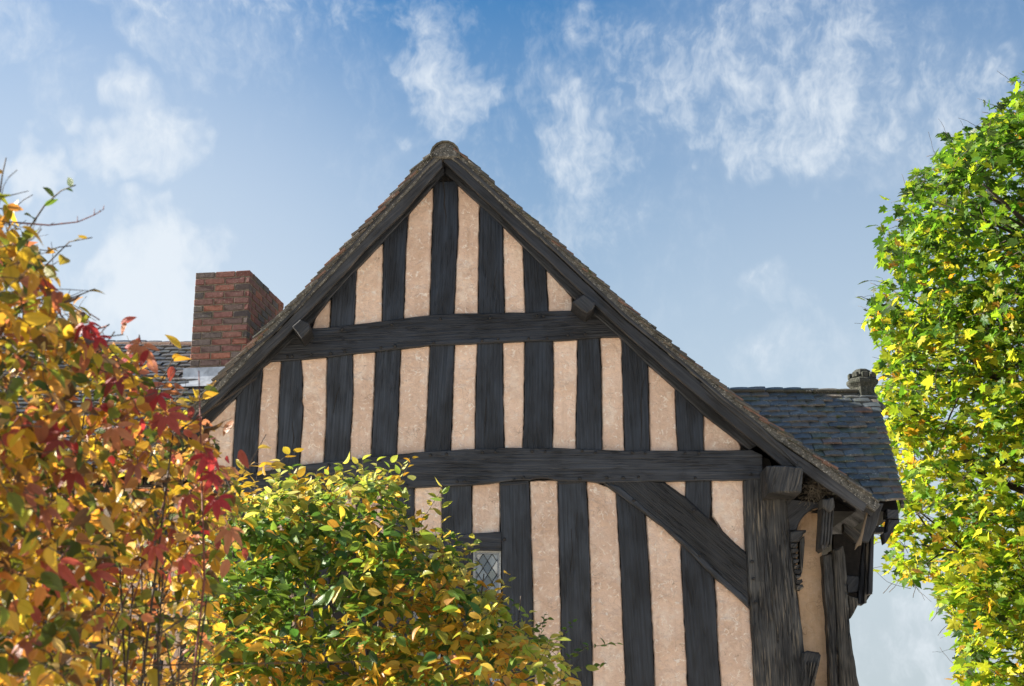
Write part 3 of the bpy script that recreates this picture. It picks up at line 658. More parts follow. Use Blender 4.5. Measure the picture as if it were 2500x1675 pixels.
# ------------------------------------------------------------------ jettied porch bay on the right with its cross gable roof
bay = link('porch_bay', mesh_from('porch_bay', *[[(2.05, 12.75, 0), (2.72, 12.75, 0), (2.72, 14.9, 0), (2.05, 14.9, 0), (2.05, 12.75, 3.7), (2.72, 12.75, 3.7), (2.72, 14.9, 3.7), (2.05, 14.9, 3.7)],
      [(0, 1, 5, 4), (1, 2, 6, 5), (2, 3, 7, 6), (3, 0, 4, 7), (4, 5, 6, 7)]], M['backing']), (0, 0, 0), None, house)
slab('bay_panel', R4((120, 400), (180, 330), (230, 285), (315, 250), (330, 300), (320, 610), (345, 800), (370, 1050), (390, 1300), (400, 1640), (200, 1640), (170, 1200), (130, 800)), 12.16, 0.08, M['ochre'], bay, wob=.003, bev=.006)  # sunlit look is in the plaster colour, the sun does not reach it
slab('arched_bracket', R4((50, 200), (312, 232), (308, 262), (270, 268), (230, 290), (195, 320), (172, 348), (150, 385), (135, 432), (70, 435)), 11.99, 0.08, M['barge'], bay, bev=.006, wob=.001)
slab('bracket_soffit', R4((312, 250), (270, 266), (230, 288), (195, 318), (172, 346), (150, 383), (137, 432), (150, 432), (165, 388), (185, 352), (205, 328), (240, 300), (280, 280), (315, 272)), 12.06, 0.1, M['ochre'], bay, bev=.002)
slab('carved_console', R4((320, 205), (360, 200), (405, 185), (412, 225), (415, 265), (398, 290), (375, 300), (345, 280), (325, 258)), 11.80, 0.2, M['post'], bay, wob=.003, bev=.012)
slab('console_stem', R4((322, 262), (352, 285), (380, 298), (410, 275), (405, 330), (392, 440), (372, 555), (330, 580), (308, 560), (315, 430)), 11.84, 0.2, M['post'], bay, wob=.003, bev=.012)
for k, (x0, x1) in enumerate(((322, 336), (344, 358), (366, 380), (388, 400))):
    slab('console_flute', R4((x0 + 6, 290), (x1 + 6, 295), (x1 - 10, 520), (x0 - 10, 540)), 11.825, 0.03, M['post'], bay, wob=.001, bev=.004)
slab('carved_capital', R4((80, 440), (140, 430), (205, 428), (207, 446), (185, 455), (178, 480), (160, 490), (155, 510), (95, 518)), 11.93, 0.14, M['post'], bay, wob=.004, bev=.012)
for k in range(9):
    y = 528 + k * 38; x = 92 + k * 5.4
    slab('carved_ornament', R4((x, y), (x + 44, y - 3), (x + 50, y + 14), (x + 30, y + 32), (x + 4, y + 30)), 11.935, 0.09, M['post'], bay, wob=.004, bev=.01)
slab('jamb_moulding', R4((155, 500), (192, 470), (196, 520), (178, 740), (160, 760)), 11.99, 0.1, M['post'], bay, wob=.002, axis=(0, 1))
slab('carved_capital', R4((178, 1325), (215, 1310), (300, 1322), (318, 1345), (305, 1420), (285, 1480), (262, 1580), (190, 1640), (170, 1480)), 11.90, 0.16, M['post'], bay, wob=.005, bev=.015)
for k in range(5):
    slab('capital_flute', R4((192 + k * 22, 1395), (206 + k * 22, 1395), (214 + k * 8, 1560), (202 + k * 8, 1580)), 11.885, 0.04, M['post'], bay, wob=.002, bev=.005)
slab('bay_post', R4((326, 612), (398, 596), (420, 800), (445, 1250), (450, 1660), (390, 1660), (362, 1100), (340, 800)), 12.03, 0.2, M['post'], bay, wob=.004, bev=.015, axis=(0, 1))
slab('bay_post', R4((395, 570), (440, 555), (480, 540), (492, 620), (500, 720), (502, 860), (512, 1000), (526, 1120), (540, 1230), (560, 1380), (578, 1490), (600, 1568), (660, 1900), (480, 1900), (455, 1480), (440, 1200), (425, 900), (410, 700)), 11.98, 0.22, M['greypost'], bay, wob=.006, bev=.02, axis=(0, 1))
# cover the rear of the bay down to the ground
slab('bay_sill', R4((200, 1640), (620, 1640), (680, 2000), (210, 2000)), 12.02, 0.25, M['post'], bay, wob=.003)
# shade-dark soffit sheet, soffit timbers and fascia pieces under the bay roof
slab('soffit_shade_board', R4((400, 460), (700, 455), (690, 880), (640, 955), (600, 978), (515, 945), (400, 940)), 12.45, 0.06, M['backing'], bay)  # near-black sheet stands in for the deep shade under the bay
slab('soffit_joist', R4((495, 760), (600, 770), (598, 880), (505, 890)), 12.35, 0.08, M['timber'], bay, wob=.002)
slab('soffit_joist', R4((480, 380), (620, 440), (610, 500), (560, 520), (480, 440)), 12.1, 0.1, M['post'], bay, wob=.002)
slab('bay_bracket', R4((505, 905), (580, 930), (582, 975), (548, 1040), (524, 1078), (514, 1010)), 12.22, 0.12, M['greypost'], bay, wob=.004, bev=.01)
for k, (pts, yy) in enumerate(((R4((622, 515), (652, 500), (640, 905), (632, 965), (612, 980), (578, 968)), 12.32), (R4((648, 480), (676, 470), (664, 905), (648, 905), (646, 962), (625, 966)), 12.27), (R4((674, 460), (700, 448), (686, 895), (655, 896)), 12.22))):
    slab('hanging_board', pts, yy, 0.06, M['timber'] if k != 1 else M['post'], bay, wob=.002, axis=(0, 1))
slab('rafter_foot', R4((664, 232), (768, 238), (742, 300), (720, 390), (662, 522), (606, 512), (640, 330)), 11.90, 0.07, M['barge'], roof, wob=.003, axis=(.3, 1))
slab('loose_slat', R4((655, 252), (664, 262), (606, 540), (584, 545), (560, 575), (570, 530), (600, 470)), 11.86, 0.02, M['tan'], roof, wob=.001, axis=(.2, 1))
slab('tie_end', R4((690, 405), (845, 400), (840, 446), (700, 450)), 12.15, 0.1, M['timber'], bay, wob=.002)
slab('pendant_block', R4((792, 276), (880, 280), (882, 348), (792, 346)), 11.98, 0.12, M['barge'], bay, wob=.002, bev=.008)
slab('pendant', R4((800, 346), (888, 350), (886, 372), (850, 410), (832, 450), (800, 505), (775, 532), (760, 455), (790, 440)), 12.0, 0.09, M['timber'], bay, wob=.002, bev=.012)

# roof of the bay: ridge runs left-right, slope faces the camera
EY, RY = 12.0, 13.5
eav = at(2214, 1229, EY); rid = at(2144, 965, RY); XV = (eav.x + rid.x) / 2
E0 = Vector((0, EY, eav.z)); RD = Vector((0, RY, rid.z)); sl = (RD - E0); SL = sl.length; sd = sl.normalized(); sn = Vector((0, -sd.z, sd.y))
a_s = math.atan2(sd.z, sd.y)
wing = link('bay_roof', mesh_from('bay_roof', [(1.2, EY + .05, eav.z - .06), (eav.x - .06, EY + .05, eav.z - .06), (rid.x - .06, RY, rid.z - .05), (1.2, RY, rid.z - .05), (1.2, 2 * RY - EY, eav.z - .06), (XV - .05, 2 * RY - EY, eav.z - .06)],
      [(0, 1, 2, 3), (3, 2, 5, 4), (0, 4, 5, 1), (1, 5, 2), (0, 3, 4)], M['backing']), (0, 0, 0), None, house)
TILE_COLS = [(0.06, 0.07, 0.076)] * 5 + [(0.095, 0.10, 0.10)] * 4 + [(0.11, 0.095, 0.08)] * 4 + [(0.14, 0.09, 0.07), (0.085, 0.085, 0.06), (0.07, 0.08, 0.055), (0.045, 0.05, 0.055)]
TW = 0.176
tms = []
for k in range(6):
    # cambered plain tile: width x, length y, thin
    nseg = 4; v, f = [], []; cam_ = random.uniform(.002, .007); wv_ = random.gauss(0, .003)
    for yy in (-.12, .12):
        for zz in (.0095, -.0095):
            for i in range(nseg + 1):
                u = i / nseg * 2 - 1; v.append((u * (TW / 2 - .003), yy + (random.gauss(0, .0015) if yy < 0 else 0), zz + cam_ * (1 - u * u) + wv_ * u))
    n = nseg + 1
    for i in range(nseg):
        f += [(i, i + 1, 2 * n + i + 1, 2 * n + i), (n + i, 3 * n + i, 3 * n + i + 1, n + i + 1), (i, n + i, n + i + 1, i + 1), (2 * n + i, 2 * n + i + 1, 3 * n + i + 1, 3 * n + i)]
    f += [(0, 2 * n, 3 * n, n), (nseg, n + nseg, 3 * n + nseg, 2 * n + nseg)]
    tms.append(mesh_from('tile', v, f, M['tile']))
def tile_slope(E0, sd, sn, a_s, SL, x0, x1, gauge, parent, individual, cols, mass_name):
    nc = int(SL / gauge); mv = []
    base = np.array([v.co[:] for v in tms[0].vertices]); bfc = [tuple(p.vertices) for p in tms[0].polygons]
    for j in range(nc):
        xo = (j % 2) * TW / 2 + random.gauss(0, .008); xe = x1(j) if callable(x1) else x1; x = xe - TW / 2 + (TW / 4 if j % 2 else 0)
        sag = random.gauss(0, .004)
        k = 0
        while x > (x0(j) if callable(x0) else x0):
            xx = x - (TW * .0)
            wd = 1.0
            if j % 2 and k == 0: wd = .5; xx = xe - TW / 4
            s = j * gauge + sag + random.gauss(0, .003)
            lift = .026 + random.gauss(0, .003)
            c = E0 + sd * (s + .10) + sn * lift
            rot = Matrix.Rotation(a_s - .14 + random.gauss(0, .014), 3, 'X') @ Matrix.Rotation(random.gauss(0, .012), 3, 'Z') @ Matrix.Diagonal((wd, 1, 1))
            pos = Vector((xx, c.y, c.z + .012 * math.sin(xx * 2.1 + j * .15)))
            if individual(xx, j): link('tile', random.choice(tms), pos, rot, parent, Vector(random.choice(cols)) * 1.3)
            else: mv.append(base @ np.array(rot).T + np.array(pos))
            x -= TW * (.75 if wd < 1 else 1.0); k += 1
    if mv:
        nb = len(base); fs = [tuple(i * nb + t for t in ff) for i in range(len(mv)) for ff in bfc]
        o = link(mass_name, mesh_from(mass_name, np.concatenate(mv).tolist(), fs, M['tile']), (0, 0, 0), None, parent, (0.055, 0.058, 0.065)); o['kind'] = 'stuff'
tile_slope(E0, sd, sn, a_s, SL, lambda j: 2.8 - .055 * j, lambda j: eav.x - .02 + (rid.x - eav.x) * j / 19, SL / 19.0, wing, lambda x, j: True, TILE_COLS, 'tiling')
# far slope
sd2 = Vector((0, -sd.y, sd.z))
for k in range(3):
    box('ridge_tile', (XV - .32 - k * .455, RY, rid.z + .028), (0.45, 0.17, 0.035), M['verge'], wing, 0.012, Matrix.Rotation(random.gauss(0, .01), 3, 'Y'), random.choice([(0.10, 0.085, 0.065), (0.085, 0.08, 0.062)]))
for k in range(3):
    box('ridge_tile', (XV - .32 - k * .455 + .01, RY - .055, rid.z - .005), (0.45, 0.10, 0.03), M['verge'], wing, 0.01, Matrix.Rotation(.75, 3, 'X'), (0.095, 0.085, 0.065))
# verge bedding of the bay roof
vb = [(E0 + sd * t + sn * h) for t, h in ((-.03, -.03), (SL, -.03), (SL, .012), (-.03, .012))]
vb = [(p.y, p.z) for p in vb]
vx = [eav.x, rid.x, rid.x, eav.x]; vv_ = [(x - .055, a, b) for x, (a, b) in zip(vx, vb)] + [(x - .03, a, b) for x, (a, b) in zip(vx, vb)]
link('verge_bedding', mesh_from('verge_bedding', vv_, [(0, 1, 2, 3), (7, 6, 5, 4), (0, 4, 5, 1), (1, 5, 6, 2), (2, 6, 7, 3), (3, 7, 4, 0)], M['bedding']), (0, 0, 0), None, wing)
# moss-grown mortar at the finial foot
def octo(name, prof, c, mat, parent, sides=8, rot0=math.pi / 8):
    v, f = [], []
    for r, z in prof:
        for k in range(sides): a = rot0 + 2 * math.pi * k / sides; v.append((c[0] + r * math.cos(a), c[1] + r * math.sin(a), c[2] + z))
    for i in range(len(prof) - 1):
        for k in range(sides): f.append((i * sides + k, i * sides + (k + 1) % sides, (i + 1) * sides + (k + 1) % sides, (i + 1) * sides + k))
    f.append(tuple(range(sides - 1, -1, -1))); f.append(tuple(range((len(prof) - 1) * sides, len(prof) * sides)))
    return link(name, mesh_from(name, v, f, mat), (0, 0, 0), None, parent)
fc = at(2108, 975, RY); fz = rid.z - .06
fin = octo('finial', [(.112, -.1), (.112, .125), (.118, .13), (.125, .14), (.15, .165), (.155, .18), (.155, .2), (.13, .218), (.10, .222), (.10, .235)], (fc.x, RY, fz), M['stone'], house)
for k in range(8):
    a = math.pi / 8 + 2 * math.pi * k / 8 + math.pi / 8
    box('merlon', (fc.x + .115 * math.cos(a), RY + .115 * math.sin(a), fz + .245), (.04, .062, .055), M['stone'], fin, .008, Matrix.Rotation(a, 3, 'Z'))
octo('crown', [(.075, .222), (.09, .245), (.085, .3), (.06, .315)], (fc.x, RY, fz), M['stone'], fin)
box('saddle_mortar', (fc.x + .03, RY - .09, fz - .06), (.27, .2, .05), M['bedding'], wing, .02, Matrix.Rotation(a_s * .8, 3, 'X'), None, .006)

# ------------------------------------------------------------------ left range: roof, chimney, flashing, lower wall
LRY, LEY = 15.4, 12.75
lr = at(400, 846, LRY); le = at(200, 1165, LEY)
E1 = Vector((0, LEY, le.z)); s1v = Vector((0, LRY, lr.z)) - E1; S1 = s1v.length; sd1 = s1v.normalized(); sn1 = Vector((0, -sd1.z, sd1.y)); a1 = math.atan2(sd1.z, sd1.y)
XL0, XL1 = -7.0, -2.2
lroof = link('left_roof', mesh_from('left_roof', [(XL0, LEY + .05, le.z - .06), (XL1, LEY + .05, le.z - .06), (XL1, LRY, lr.z - .05), (XL0, LRY, lr.z - .05), (XL0, 2 * LRY - LEY, le.z - .06), (XL1, 2 * LRY - LEY, le.z - .06)],
      [(0, 1, 2, 3), (3, 2, 5, 4), (0, 4, 5, 1), (1, 5, 2), (0, 3, 4)], M['backing']), (0, 0, 0), None, house)
nC1 = int(S1 / .1)
tile_slope(E1, sd1, sn1, a1, S1, XL0 + .1, XL1, .1, lroof, lambda x, j: (x > -4.35 and j > nC1 - 15) or (x < -4.0 and j < 7), [(0.05, 0.055, 0.06), (0.06, 0.06, 0.06), (0.075, 0.065, 0.06), (0.045, 0.05, 0.058)], 'tiling')
for k in range(7):
    hr = halfround('ridge_tile', 0.12, 0.44, M['verge'])
    link('ridge_tile', hr, (-3.6 - k * .45 + .22, LRY, lr.z - .07), Matrix.Rotation(R_(90), 3, 'Z'), lroof, (0.15, 0.09, 0.065))
# chimney: rotated brick stack
chim_rot = Matrix.Rotation(R_(-8.5), 3, 'Z')
CFY = 14.45
ctl = at(476, 661, CFY); ctr = at(609, 652, CFY - .05)
CW = 0.61; CD = 1.2; ztop = (ctl.z + ctr.z) / 2; zbot = at(500, 905, CFY).z - .25
corner = Vector((ctr.x, CFY, 0))                          # front right corner
xdir = chim_rot @ Vector((1, 0, 0)); ydir = chim_rot @ Vector((0, 1, 0))
cc = corner - xdir * CW / 2 + ydir * CD / 2
chim = box('chimney', (cc.x, cc.y, (ztop + zbot) / 2 - .012), (CW - .009, CD - .009, ztop - zbot), M['mortar'], house, 0.0, chim_rot)
CH = 0.0755; nco = int((ztop - zbot) / CH) + 1
BC = [(0.20, 0.085, 0.065), (0.24, 0.09, 0.062), (0.17, 0.08, 0.068), (0.13, 0.082, 0.072), (0.105, 0.085, 0.08), (0.29, 0.11, 0.07), (0.19, 0.08, 0.068), (0.12, 0.09, 0.08)]
brick_cache = {}
def brick(l, d, c):
    key = (round(l, 3), round(d, 3), random.randrange(3))
    if key not in brick_cache: brick_cache[key] = box_mesh('brick', l, d, CH - .011, M['brick'], .006, .0015)
    link('brick', brick_cache[key], c, chim_rot @ Matrix.Rotation(random.gauss(0, .008), 3, 'Y'), chim, random.choice(BC) if random.random() > .0 else BC[0])
for j in range(nco):
    z = ztop - CH * (j + .5); odd = j % 2
    # oversailing brick edge slightly battered outwards lower down
    def row(start, direction, length, firsthdr, depthdir):
        x = 0.0; first = True
        while x < length - .03:
            l = (.1025 if (first and firsthdr) else .215); l = min(l, length - x)
            if length - (x + l) < .04: l = length - x
            c = start + direction * (x + l / 2) + depthdir * .05
            brick(l - .0, .1025, c + Vector((0, 0, z))) if direction is xdir else brick_side(l, c + Vector((0, 0, z)))
            x += l + .011; first = False
    def brick_side(l, c):
        key = ('s', round(l, 3), random.randrange(3))
        if key not in brick_cache: brick_cache[key] = box_mesh('brick', .1025, l, CH - .011, M['brick'], .006, .0022)
        link('brick', brick_cache[key], c, chim_rot, chim, random.choice(BC))
    st = corner - xdir * CW
    row(st, xdir, CW, odd == 1, ydir)
    row(corner + ydir * .1135, ydir, CD - .1135, odd == 0, -xdir)
    row(st + ydir * .1135, ydir, CD - .1135, odd == 0, xdir)
pot = corner - xdir * .12 + ydir * .40
octo('chimney_pot', [(.055, -.1), (.055, .03), (.065, .034), (.065, .045), (.055, .05), (.055, .06)], (pot.x, pot.y, ztop), M['zinc'], house, 16)
# lead flashing: apron dressed against the stack and over the tiles
fl0 = corner - xdir * (CW + .06); fl1 = corner + xdir * .12
zf = at(500, 893, CFY - .02).z
fv = []
prof = [(-.02, zf), (-.028, zf - .10), (-.06, zf - .15), (-.24, zf - .15 - .24 * sd1.z / sd1.y + .07)]
for base_, e in ((fl0, 0), (fl1, 1)):
    for (o_, z_) in prof: p = base_ + ydir * o_; fv.append((p.x - (0.05 if (e == 0 and o_ < -.05) else 0), p.y, z_))
n_ = len(prof); fv += [(x, y + .006, z - .004) for x, y, z in fv]
ff = [(i, i + 1, n_ + i + 1, n_ + i) for i in range(n_ - 1)] + [(2 * n_ + i, 3 * n_ + i, 3 * n_ + i + 1, 2 * n_ + i + 1) for i in range(n_ - 1)] + [(0, n_, 3 * n_, 2 * n_), (n_ - 1, 3 * n_ - 1, 4 * n_ - 1, 2 * n_ - 1)]
link('lead_flashing', mesh_from('lead_flashing', fv, ff, M['lead']), (0, 0, 0), None, house)
# lower wall of the left range
lw = box('left_wall', ((XL0 + -2.6) / 2, 13.1, le.z / 2), (-2.6 - XL0, 0.3, le.z), M['backing'], house)
for k in range(9):
    x = -2.75 - k * .46
    slab('stud', None, 12.93, 0.06, M['timber'], lw, world2d=[(x - .1, 0.1), (x + .1, 0.1), (x + .1, le.z), (x - .1, le.z)], wob=.003)
    slab('plaster_panel', None, 12.94, 0.05, M['plaster'], lw, world2d=[(x - .355, 0.1), (x - .105, 0.1), (x - .105, le.z), (x - .355, le.z)], wob=.004, bev=.008)

# ------------------------------------------------------------------ tangle of dry stems under the eave
nest = thing('bird_nest', at(1985, 1190, 11.95), 'wispy grey tangle of dry nest stems tucked under the right eave', 'nest')
tb = Tubes()
for k in range(150):
    p = at(random.gauss(1988, 17), random.gauss(1197, 13), 11.9 + random.uniform(-.08, .12)); path = [p]; d = Vector((random.gauss(0, 1), random.gauss(0, .5), random.gauss(0, 1))).normalized()
    for _ in range(5):
        d = (d + Vector((random.gauss(0, .7), random.gauss(0, .4), random.gauss(0, .7)))).normalized(); p = p + d * .022; path.append(p)
    tb.add(path, [.0013] * 6, 3)
tb.build('stems', M['straw'], nest)

# ------------------------------------------------------------------ plants
def ovate(width=.62, fold=.18, droop=.12, seg=6):
    ts = [0, .1, .28, .48, .68, .86, 1.0]; ws = [0, .19, .34, .38, .31, .16, 0]
    v, uv, f = [], [], []
    idx = []
    for t, w in zip(ts, ws):
        z0 = -droop * t * t; row = []
        if w == 0: row = [len(v)] * 3; v.append((0, t, z0)); uv.append((t, 0))
        else:
            wx = w * width / .76 
            for s in (-1, 0, 1): row.append(len(v)); v.append((s * wx, t - (0.0 if s == 0 else .02), z0 + (fold * wx if s else 0))); uv.append((t, s * w))
        idx.append(row)
    for a, b in zip(idx, idx[1:]):
        for s in (0, 1):
            qd = [a[s], a[s + 1], b[s + 1], b[s]]; qd2 = []
            for x in qd:
                if x not in qd2: qd2.append(x)
            if len(qd2) >= 3: f.append(tuple(qd2))
    return np.array(v), f, np.array(uv)
def maple():
    half = [(0.0, 0.0), (.10, -.05), (.24, -.03), (.36, -.10), (.40, .06), (.30, .14), (.40, .22), (.58, .30), (.50, .42), (.56, .54), (.40, .52), (.25, .46), (.24, .62), (.17, .74), (.10, .80), (.0, 1.0)]
    pts = half + [(-x, y) for x, y in half[-2:0:-1]]
    v = [(0, .26, -.02)]; uv = [(.26, 0)]
    for x, y in pts:
        r = math.hypot(x, y - .26); v.append((x * .95, y, .10 * abs(x) - .16 * r * r)); uv.append((y, x))
    n = len(pts); f = [(0, 1 + i, 1 + (i + 1) % n) for i in range(n)]
    return np.array(v), f, np.array(uv)
def palmate():
    V, F, U = [], [], []
    o = 0
    for a, s in ((0, 1.0), (.78, .9), (-.78, .9), (1.7, .66), (-1.7, .66)):
        v, f, uv = ovate(.40, .3, .25); v = v * s; v[:, 1] += .10
        R = np.array([[math.cos(a), math.sin(a), 0], [-math.sin(a), math.cos(a), 0], [0, 0, 1]]); v = v @ R.T; v[:, 2] -= .22 * np.hypot(v[:, 0], v[:, 1]) ** 1.5
        V.append(v); U.append(uv); F += [tuple(i + o for i in q_) for q_ in f]; o += len(v)
    return np.concatenate(V), F, np.concatenate(U)
def leaf_frames(P, D, size):
    """D: direction the tip points; random roll; returns 3x3 matrices scaled"""
    N = len(P); D = D / np.linalg.norm(D, axis=1, keepdims=True)
    up = np.tile([0.0, 0.0, 1.0], (N, 1)) + rng.normal(0, .65, (N, 3))
    X = np.cross(D, up); X /= np.linalg.norm(X, axis=1, keepdims=True) + 1e-9; Z = np.cross(X, D)
    Mx = np.stack([X * rng.uniform(.7, 1.1, (N, 1)), D, Z * rng.uniform(.1, 3.4, (N, 1))], axis=2) * size[:, None, None]
    return Mx
def leaf_mass(name, tmpl, P, Mx, C, mat, parent):
    v, f, uv = tmpl; N = len(P); n = len(v)
    V = np.einsum('nij,kj->nki', Mx, v) + P[:, None, :]
    fl, fs, ft = [], [], []
    lens = np.array([len(q_) for q_ in f]); flat = np.concatenate([np.array(q_) for q_ in f])
    loops = (flat[None, :] + (np.arange(N) * n)[:, None]).ravel()
    me = bpy.data.meshes.new(name); me.vertices.add(N * n); me.vertices.foreach_set('co', V.astype(np.float32).ravel())
    me.loops.add(len(loops)); me.loops.foreach_set('vertex_index', loops.astype(np.int32))
    tot = np.tile(lens, N); starts = np.concatenate([[0], np.cumsum(tot)[:-1]])
    me.polygons.add(len(tot)); me.polygons.foreach_set('loop_start', starts.astype(np.int32)); me.polygons.foreach_set('loop_total', tot.astype(np.int32))
    me.polygons.foreach_set('use_smooth', np.ones(len(tot), dtype=bool))
    l = me.uv_layers.new(name='UVMap'); l.data.foreach_set('uv', np.tile(uv[flat], (N, 1)).astype(np.float32).ravel())
    a = me.attributes.new('leaf_colour', 'FLOAT_COLOR', 'POINT'); c4 = np.concatenate([np.repeat(C, n, axis=0), np.ones((N * n, 1))], axis=1); a.data.foreach_set('color', c4.astype(np.float32).ravel())
    me.materials.append(mat); me.update(calc_edges=True); me.validate()
    o = link(name, me, (0, 0, 0), None, parent); o['kind'] = 'stuff'
    return o
def one_leaf_mesh(tmpl, mat, name='leaf'):
    v, f, uv = tmpl; return mesh_from(name, v.tolist(), f, mat, uv, True)
def inpoly(px, py, poly):
    poly = np.asarray(poly, float); x0, y0 = poly[:, 0], poly[:, 1]; x1, y1 = np.roll(x0, -1), np.roll(y0, -1)
    c = (y0[None] > py[:, None]) != (y1[None] > py[:, None])
    xi = (x1 - x0)[None] * (py[:, None] - y0[None]) / ((y1 - y0)[None] + 1e-9) + x0[None]
    return (np.sum(c & (px[:, None] < xi), axis=1) % 2) == 1
def proj(P):
    d = P - np.array([0, 0, EYE]); zc = d @ np.array(CF); return 1250 + FPX * d[:, 0] / zc, 837.5 - FPX * (d @ np.array(CU)) / zc, zc
def pick(cols, w, n):
    cols = np.array(cols); w = np.array(w, float); i = rng.choice(len(cols), n, p=w / w.sum()); return cols[i] * rng.uniform(.75, 1.25, (n, 1)) * rng.uniform(.9, 1.1, (n, 3))
def scatter_px(poly, n, depth_fn):
    poly = np.asarray(poly, float); lo, hi = poly.min(0), poly.max(0); X, Y = [], []
    got = 0
    while got < n:
        x = rng.uniform(lo[0], hi[0], n * 2); y = rng.uniform(lo[1], hi[1], n * 2); k = inpoly(x, y, poly); X.append(x[k]); Y.append(y[k]); got += k.sum()
    x = np.concatenate(X)[:n]; y = np.concatenate(Y)[:n]; d = depth_fn(x, y)
    dx = (x - 1250) / FPX; dy = (837.5 - y) / FPX
    D = np.stack([dx, CF.y + dy * CU.y, CF.z + dy * CU.z], 1); t = d / D[:, 1]
    return D * t[:, None] + np.array([0, 0, EYE])
def build_plant(root, P, Dv, size, C, tmpl, mat_m, mat_1, n_single, max_single=290):
    px, py, zc = proj(P); inf = (px > -30) & (px < 2530) & (py > -20) & (py < 1700)
    score = np.where(inf, size / zc * (1.0 + 1.2 * np.exp(-(zc - zc.min()))), -1)
    order = np.argsort(-score); sel = order[:min(n_single, max_single)]
    Mx = leaf_frames(P, Dv, size)
    mask = np.ones(len(P), bool); mask[sel] = False
    leaf_mass('foliage', tmpl, P[mask], Mx[mask], C[mask], mat_m, root)
    lm = one_leaf_mesh(tmpl, mat_1)
    for i in sel: link('leaf', lm, P[i], Matrix(Mx[i].tolist()), root, C[i])
from mathutils import noise as mnoise
def clumpy(cen, freq, cut):
    """thin the spray positions with a slow random field so that the crown breaks into clumps and hollows"""
    k = [mnoise.noise(Vector(c) * freq + Vector((3.1, 7.7, 1.3))) * .5 + .5 > cut or random.random() < .25 for c in cen]
    return cen[np.array(k)]
def sprays(centres, per, spread, twigs, tr=.0025, drop=.0, outward=None, seg=.05):
    """short twigs through each centre, with leaves set alternately along them"""
    P, D = [], []
    for c in centres:
        c = Vector(c); d = Vector((random.gauss(0, 1), random.gauss(0, 1), random.gauss(.35, .6)))
        if outward is not None: d += outward(c) * .9
        d.normalize(); n = per + random.randint(-1, 2); a = c - d * seg * n * .5; path = [a]
        for k in range(n):
            d = (d + Vector((random.gauss(0, .16), random.gauss(0, .16), random.gauss(-.02, .16)))).normalized(); a = a + d * seg; path.append(a)
            side = d.cross(Vector((0, 0, 1))); side = side.normalized() * (1 if k % 2 else -1) if side.length > .01 else Vector((1, 0, 0))
            ld = side * random.uniform(.6, 1.1) + d * random.uniform(.2, .8) + Vector((random.gauss(0, .3), random.gauss(0, .3), random.gauss(-drop, .35)))
            P.append(a + ld.normalized() * spread * random.uniform(.0, 1.0)); D.append(ld)
        twigs.add(path, [tr * (1 - .6 * k / len(path)) for k in range(len(path))], 4)
    return np.array([p[:] for p in P]), np.array([p[:] for p in D])

# --- right hand maple
mtree = thing('maple_tree', (7.6, 17.0, 0), 'tall leafy maple tree with yellowing green leaves right of the tiled porch roof', 'tree')
tr = Tubes()
tp = [Vector((7.6, 17, 0)), Vector((7.65, 17, 2)), Vector((7.5, 17.05, 4)), Vector((7.55, 17, 6.5)), Vector((7.7, 17.1, 9))]
tr.add(tp, [.26, .22, .19, .14, .06], 10)
limb_ends = [(2330, 1100), (2250, 1330), (2420, 1500), (2300, 700), (2230, 900), (2400, 450), (2450, 800), (2380, 1250), (2560, 300), (2600, 1000)]
for (x, y) in limb_ends:
    e = at(x, y, random.uniform(14.6, 17)); s = Vector((7.55, 17, max(1.6, e.z - random.uniform(.3, 1.2))))
    pth = [s, s.lerp(e, .35) + Vector((0, 0, .12)), s.lerp(e, .7) + Vector((random.gauss(0, .1), random.gauss(0, .1), .1)), e]
    tr.add(pth, [.075, .055, .035, .012], 6)
    for _ in range(5):
        b = pth[1].lerp(e, random.uniform(.1, .9)); e2 = b + Vector((random.gauss(-.3, .4), random.gauss(0, .4), random.gauss(.1, .4)))
        tr.add([b, b.lerp(e2, .5) + Vector((0, 0, .04)), e2], [.02, .013, .005], 4)
tr.build('trunk', M['bark'], mtree)
mpoly = [(2530, 190), (2470, 225), (2415, 265), (2395, 320), (2335, 330), (2300, 375), (2250, 390), (2215, 470), (2165, 520), (2150, 570), (2150, 640), (2138, 740), (2128, 800), (2140, 900), (2150, 1000), (2170, 1150), (2180, 1240), (2150, 1330), (2150, 1400), (2200, 1425), (2290, 1410), (2310, 1470), (2300, 1500), (2340, 1560), (2350, 1640), (2340, 1720), (2360, 1950), (3350, 1950), (3400, 1200), (3300, 500), (3000, 100), (2700, 60)]
tw = Tubes()
def mdepth(x, y): 
    edge = np.clip((x - 2130) / 700, 0, 1); return 16.6 + rng.uniform(-1, 1, len(x)) * (0.5 + 2.2 * np.sqrt(edge))
cen = scatter_px(mpoly, 5000, mdepth)
cenp = proj(cen)
P, D = sprays(clumpy(cen, 1.15, .36), 10, .10, tw, .004, .35, lambda c: Vector((-.4, -.3, .25)), .06)
px, py, zc = proj(P)
keep = inpoly(px, py, mpoly) | (inpoly(px + 26, py + 12, mpoly) & (rng.random(len(P)) < .5))
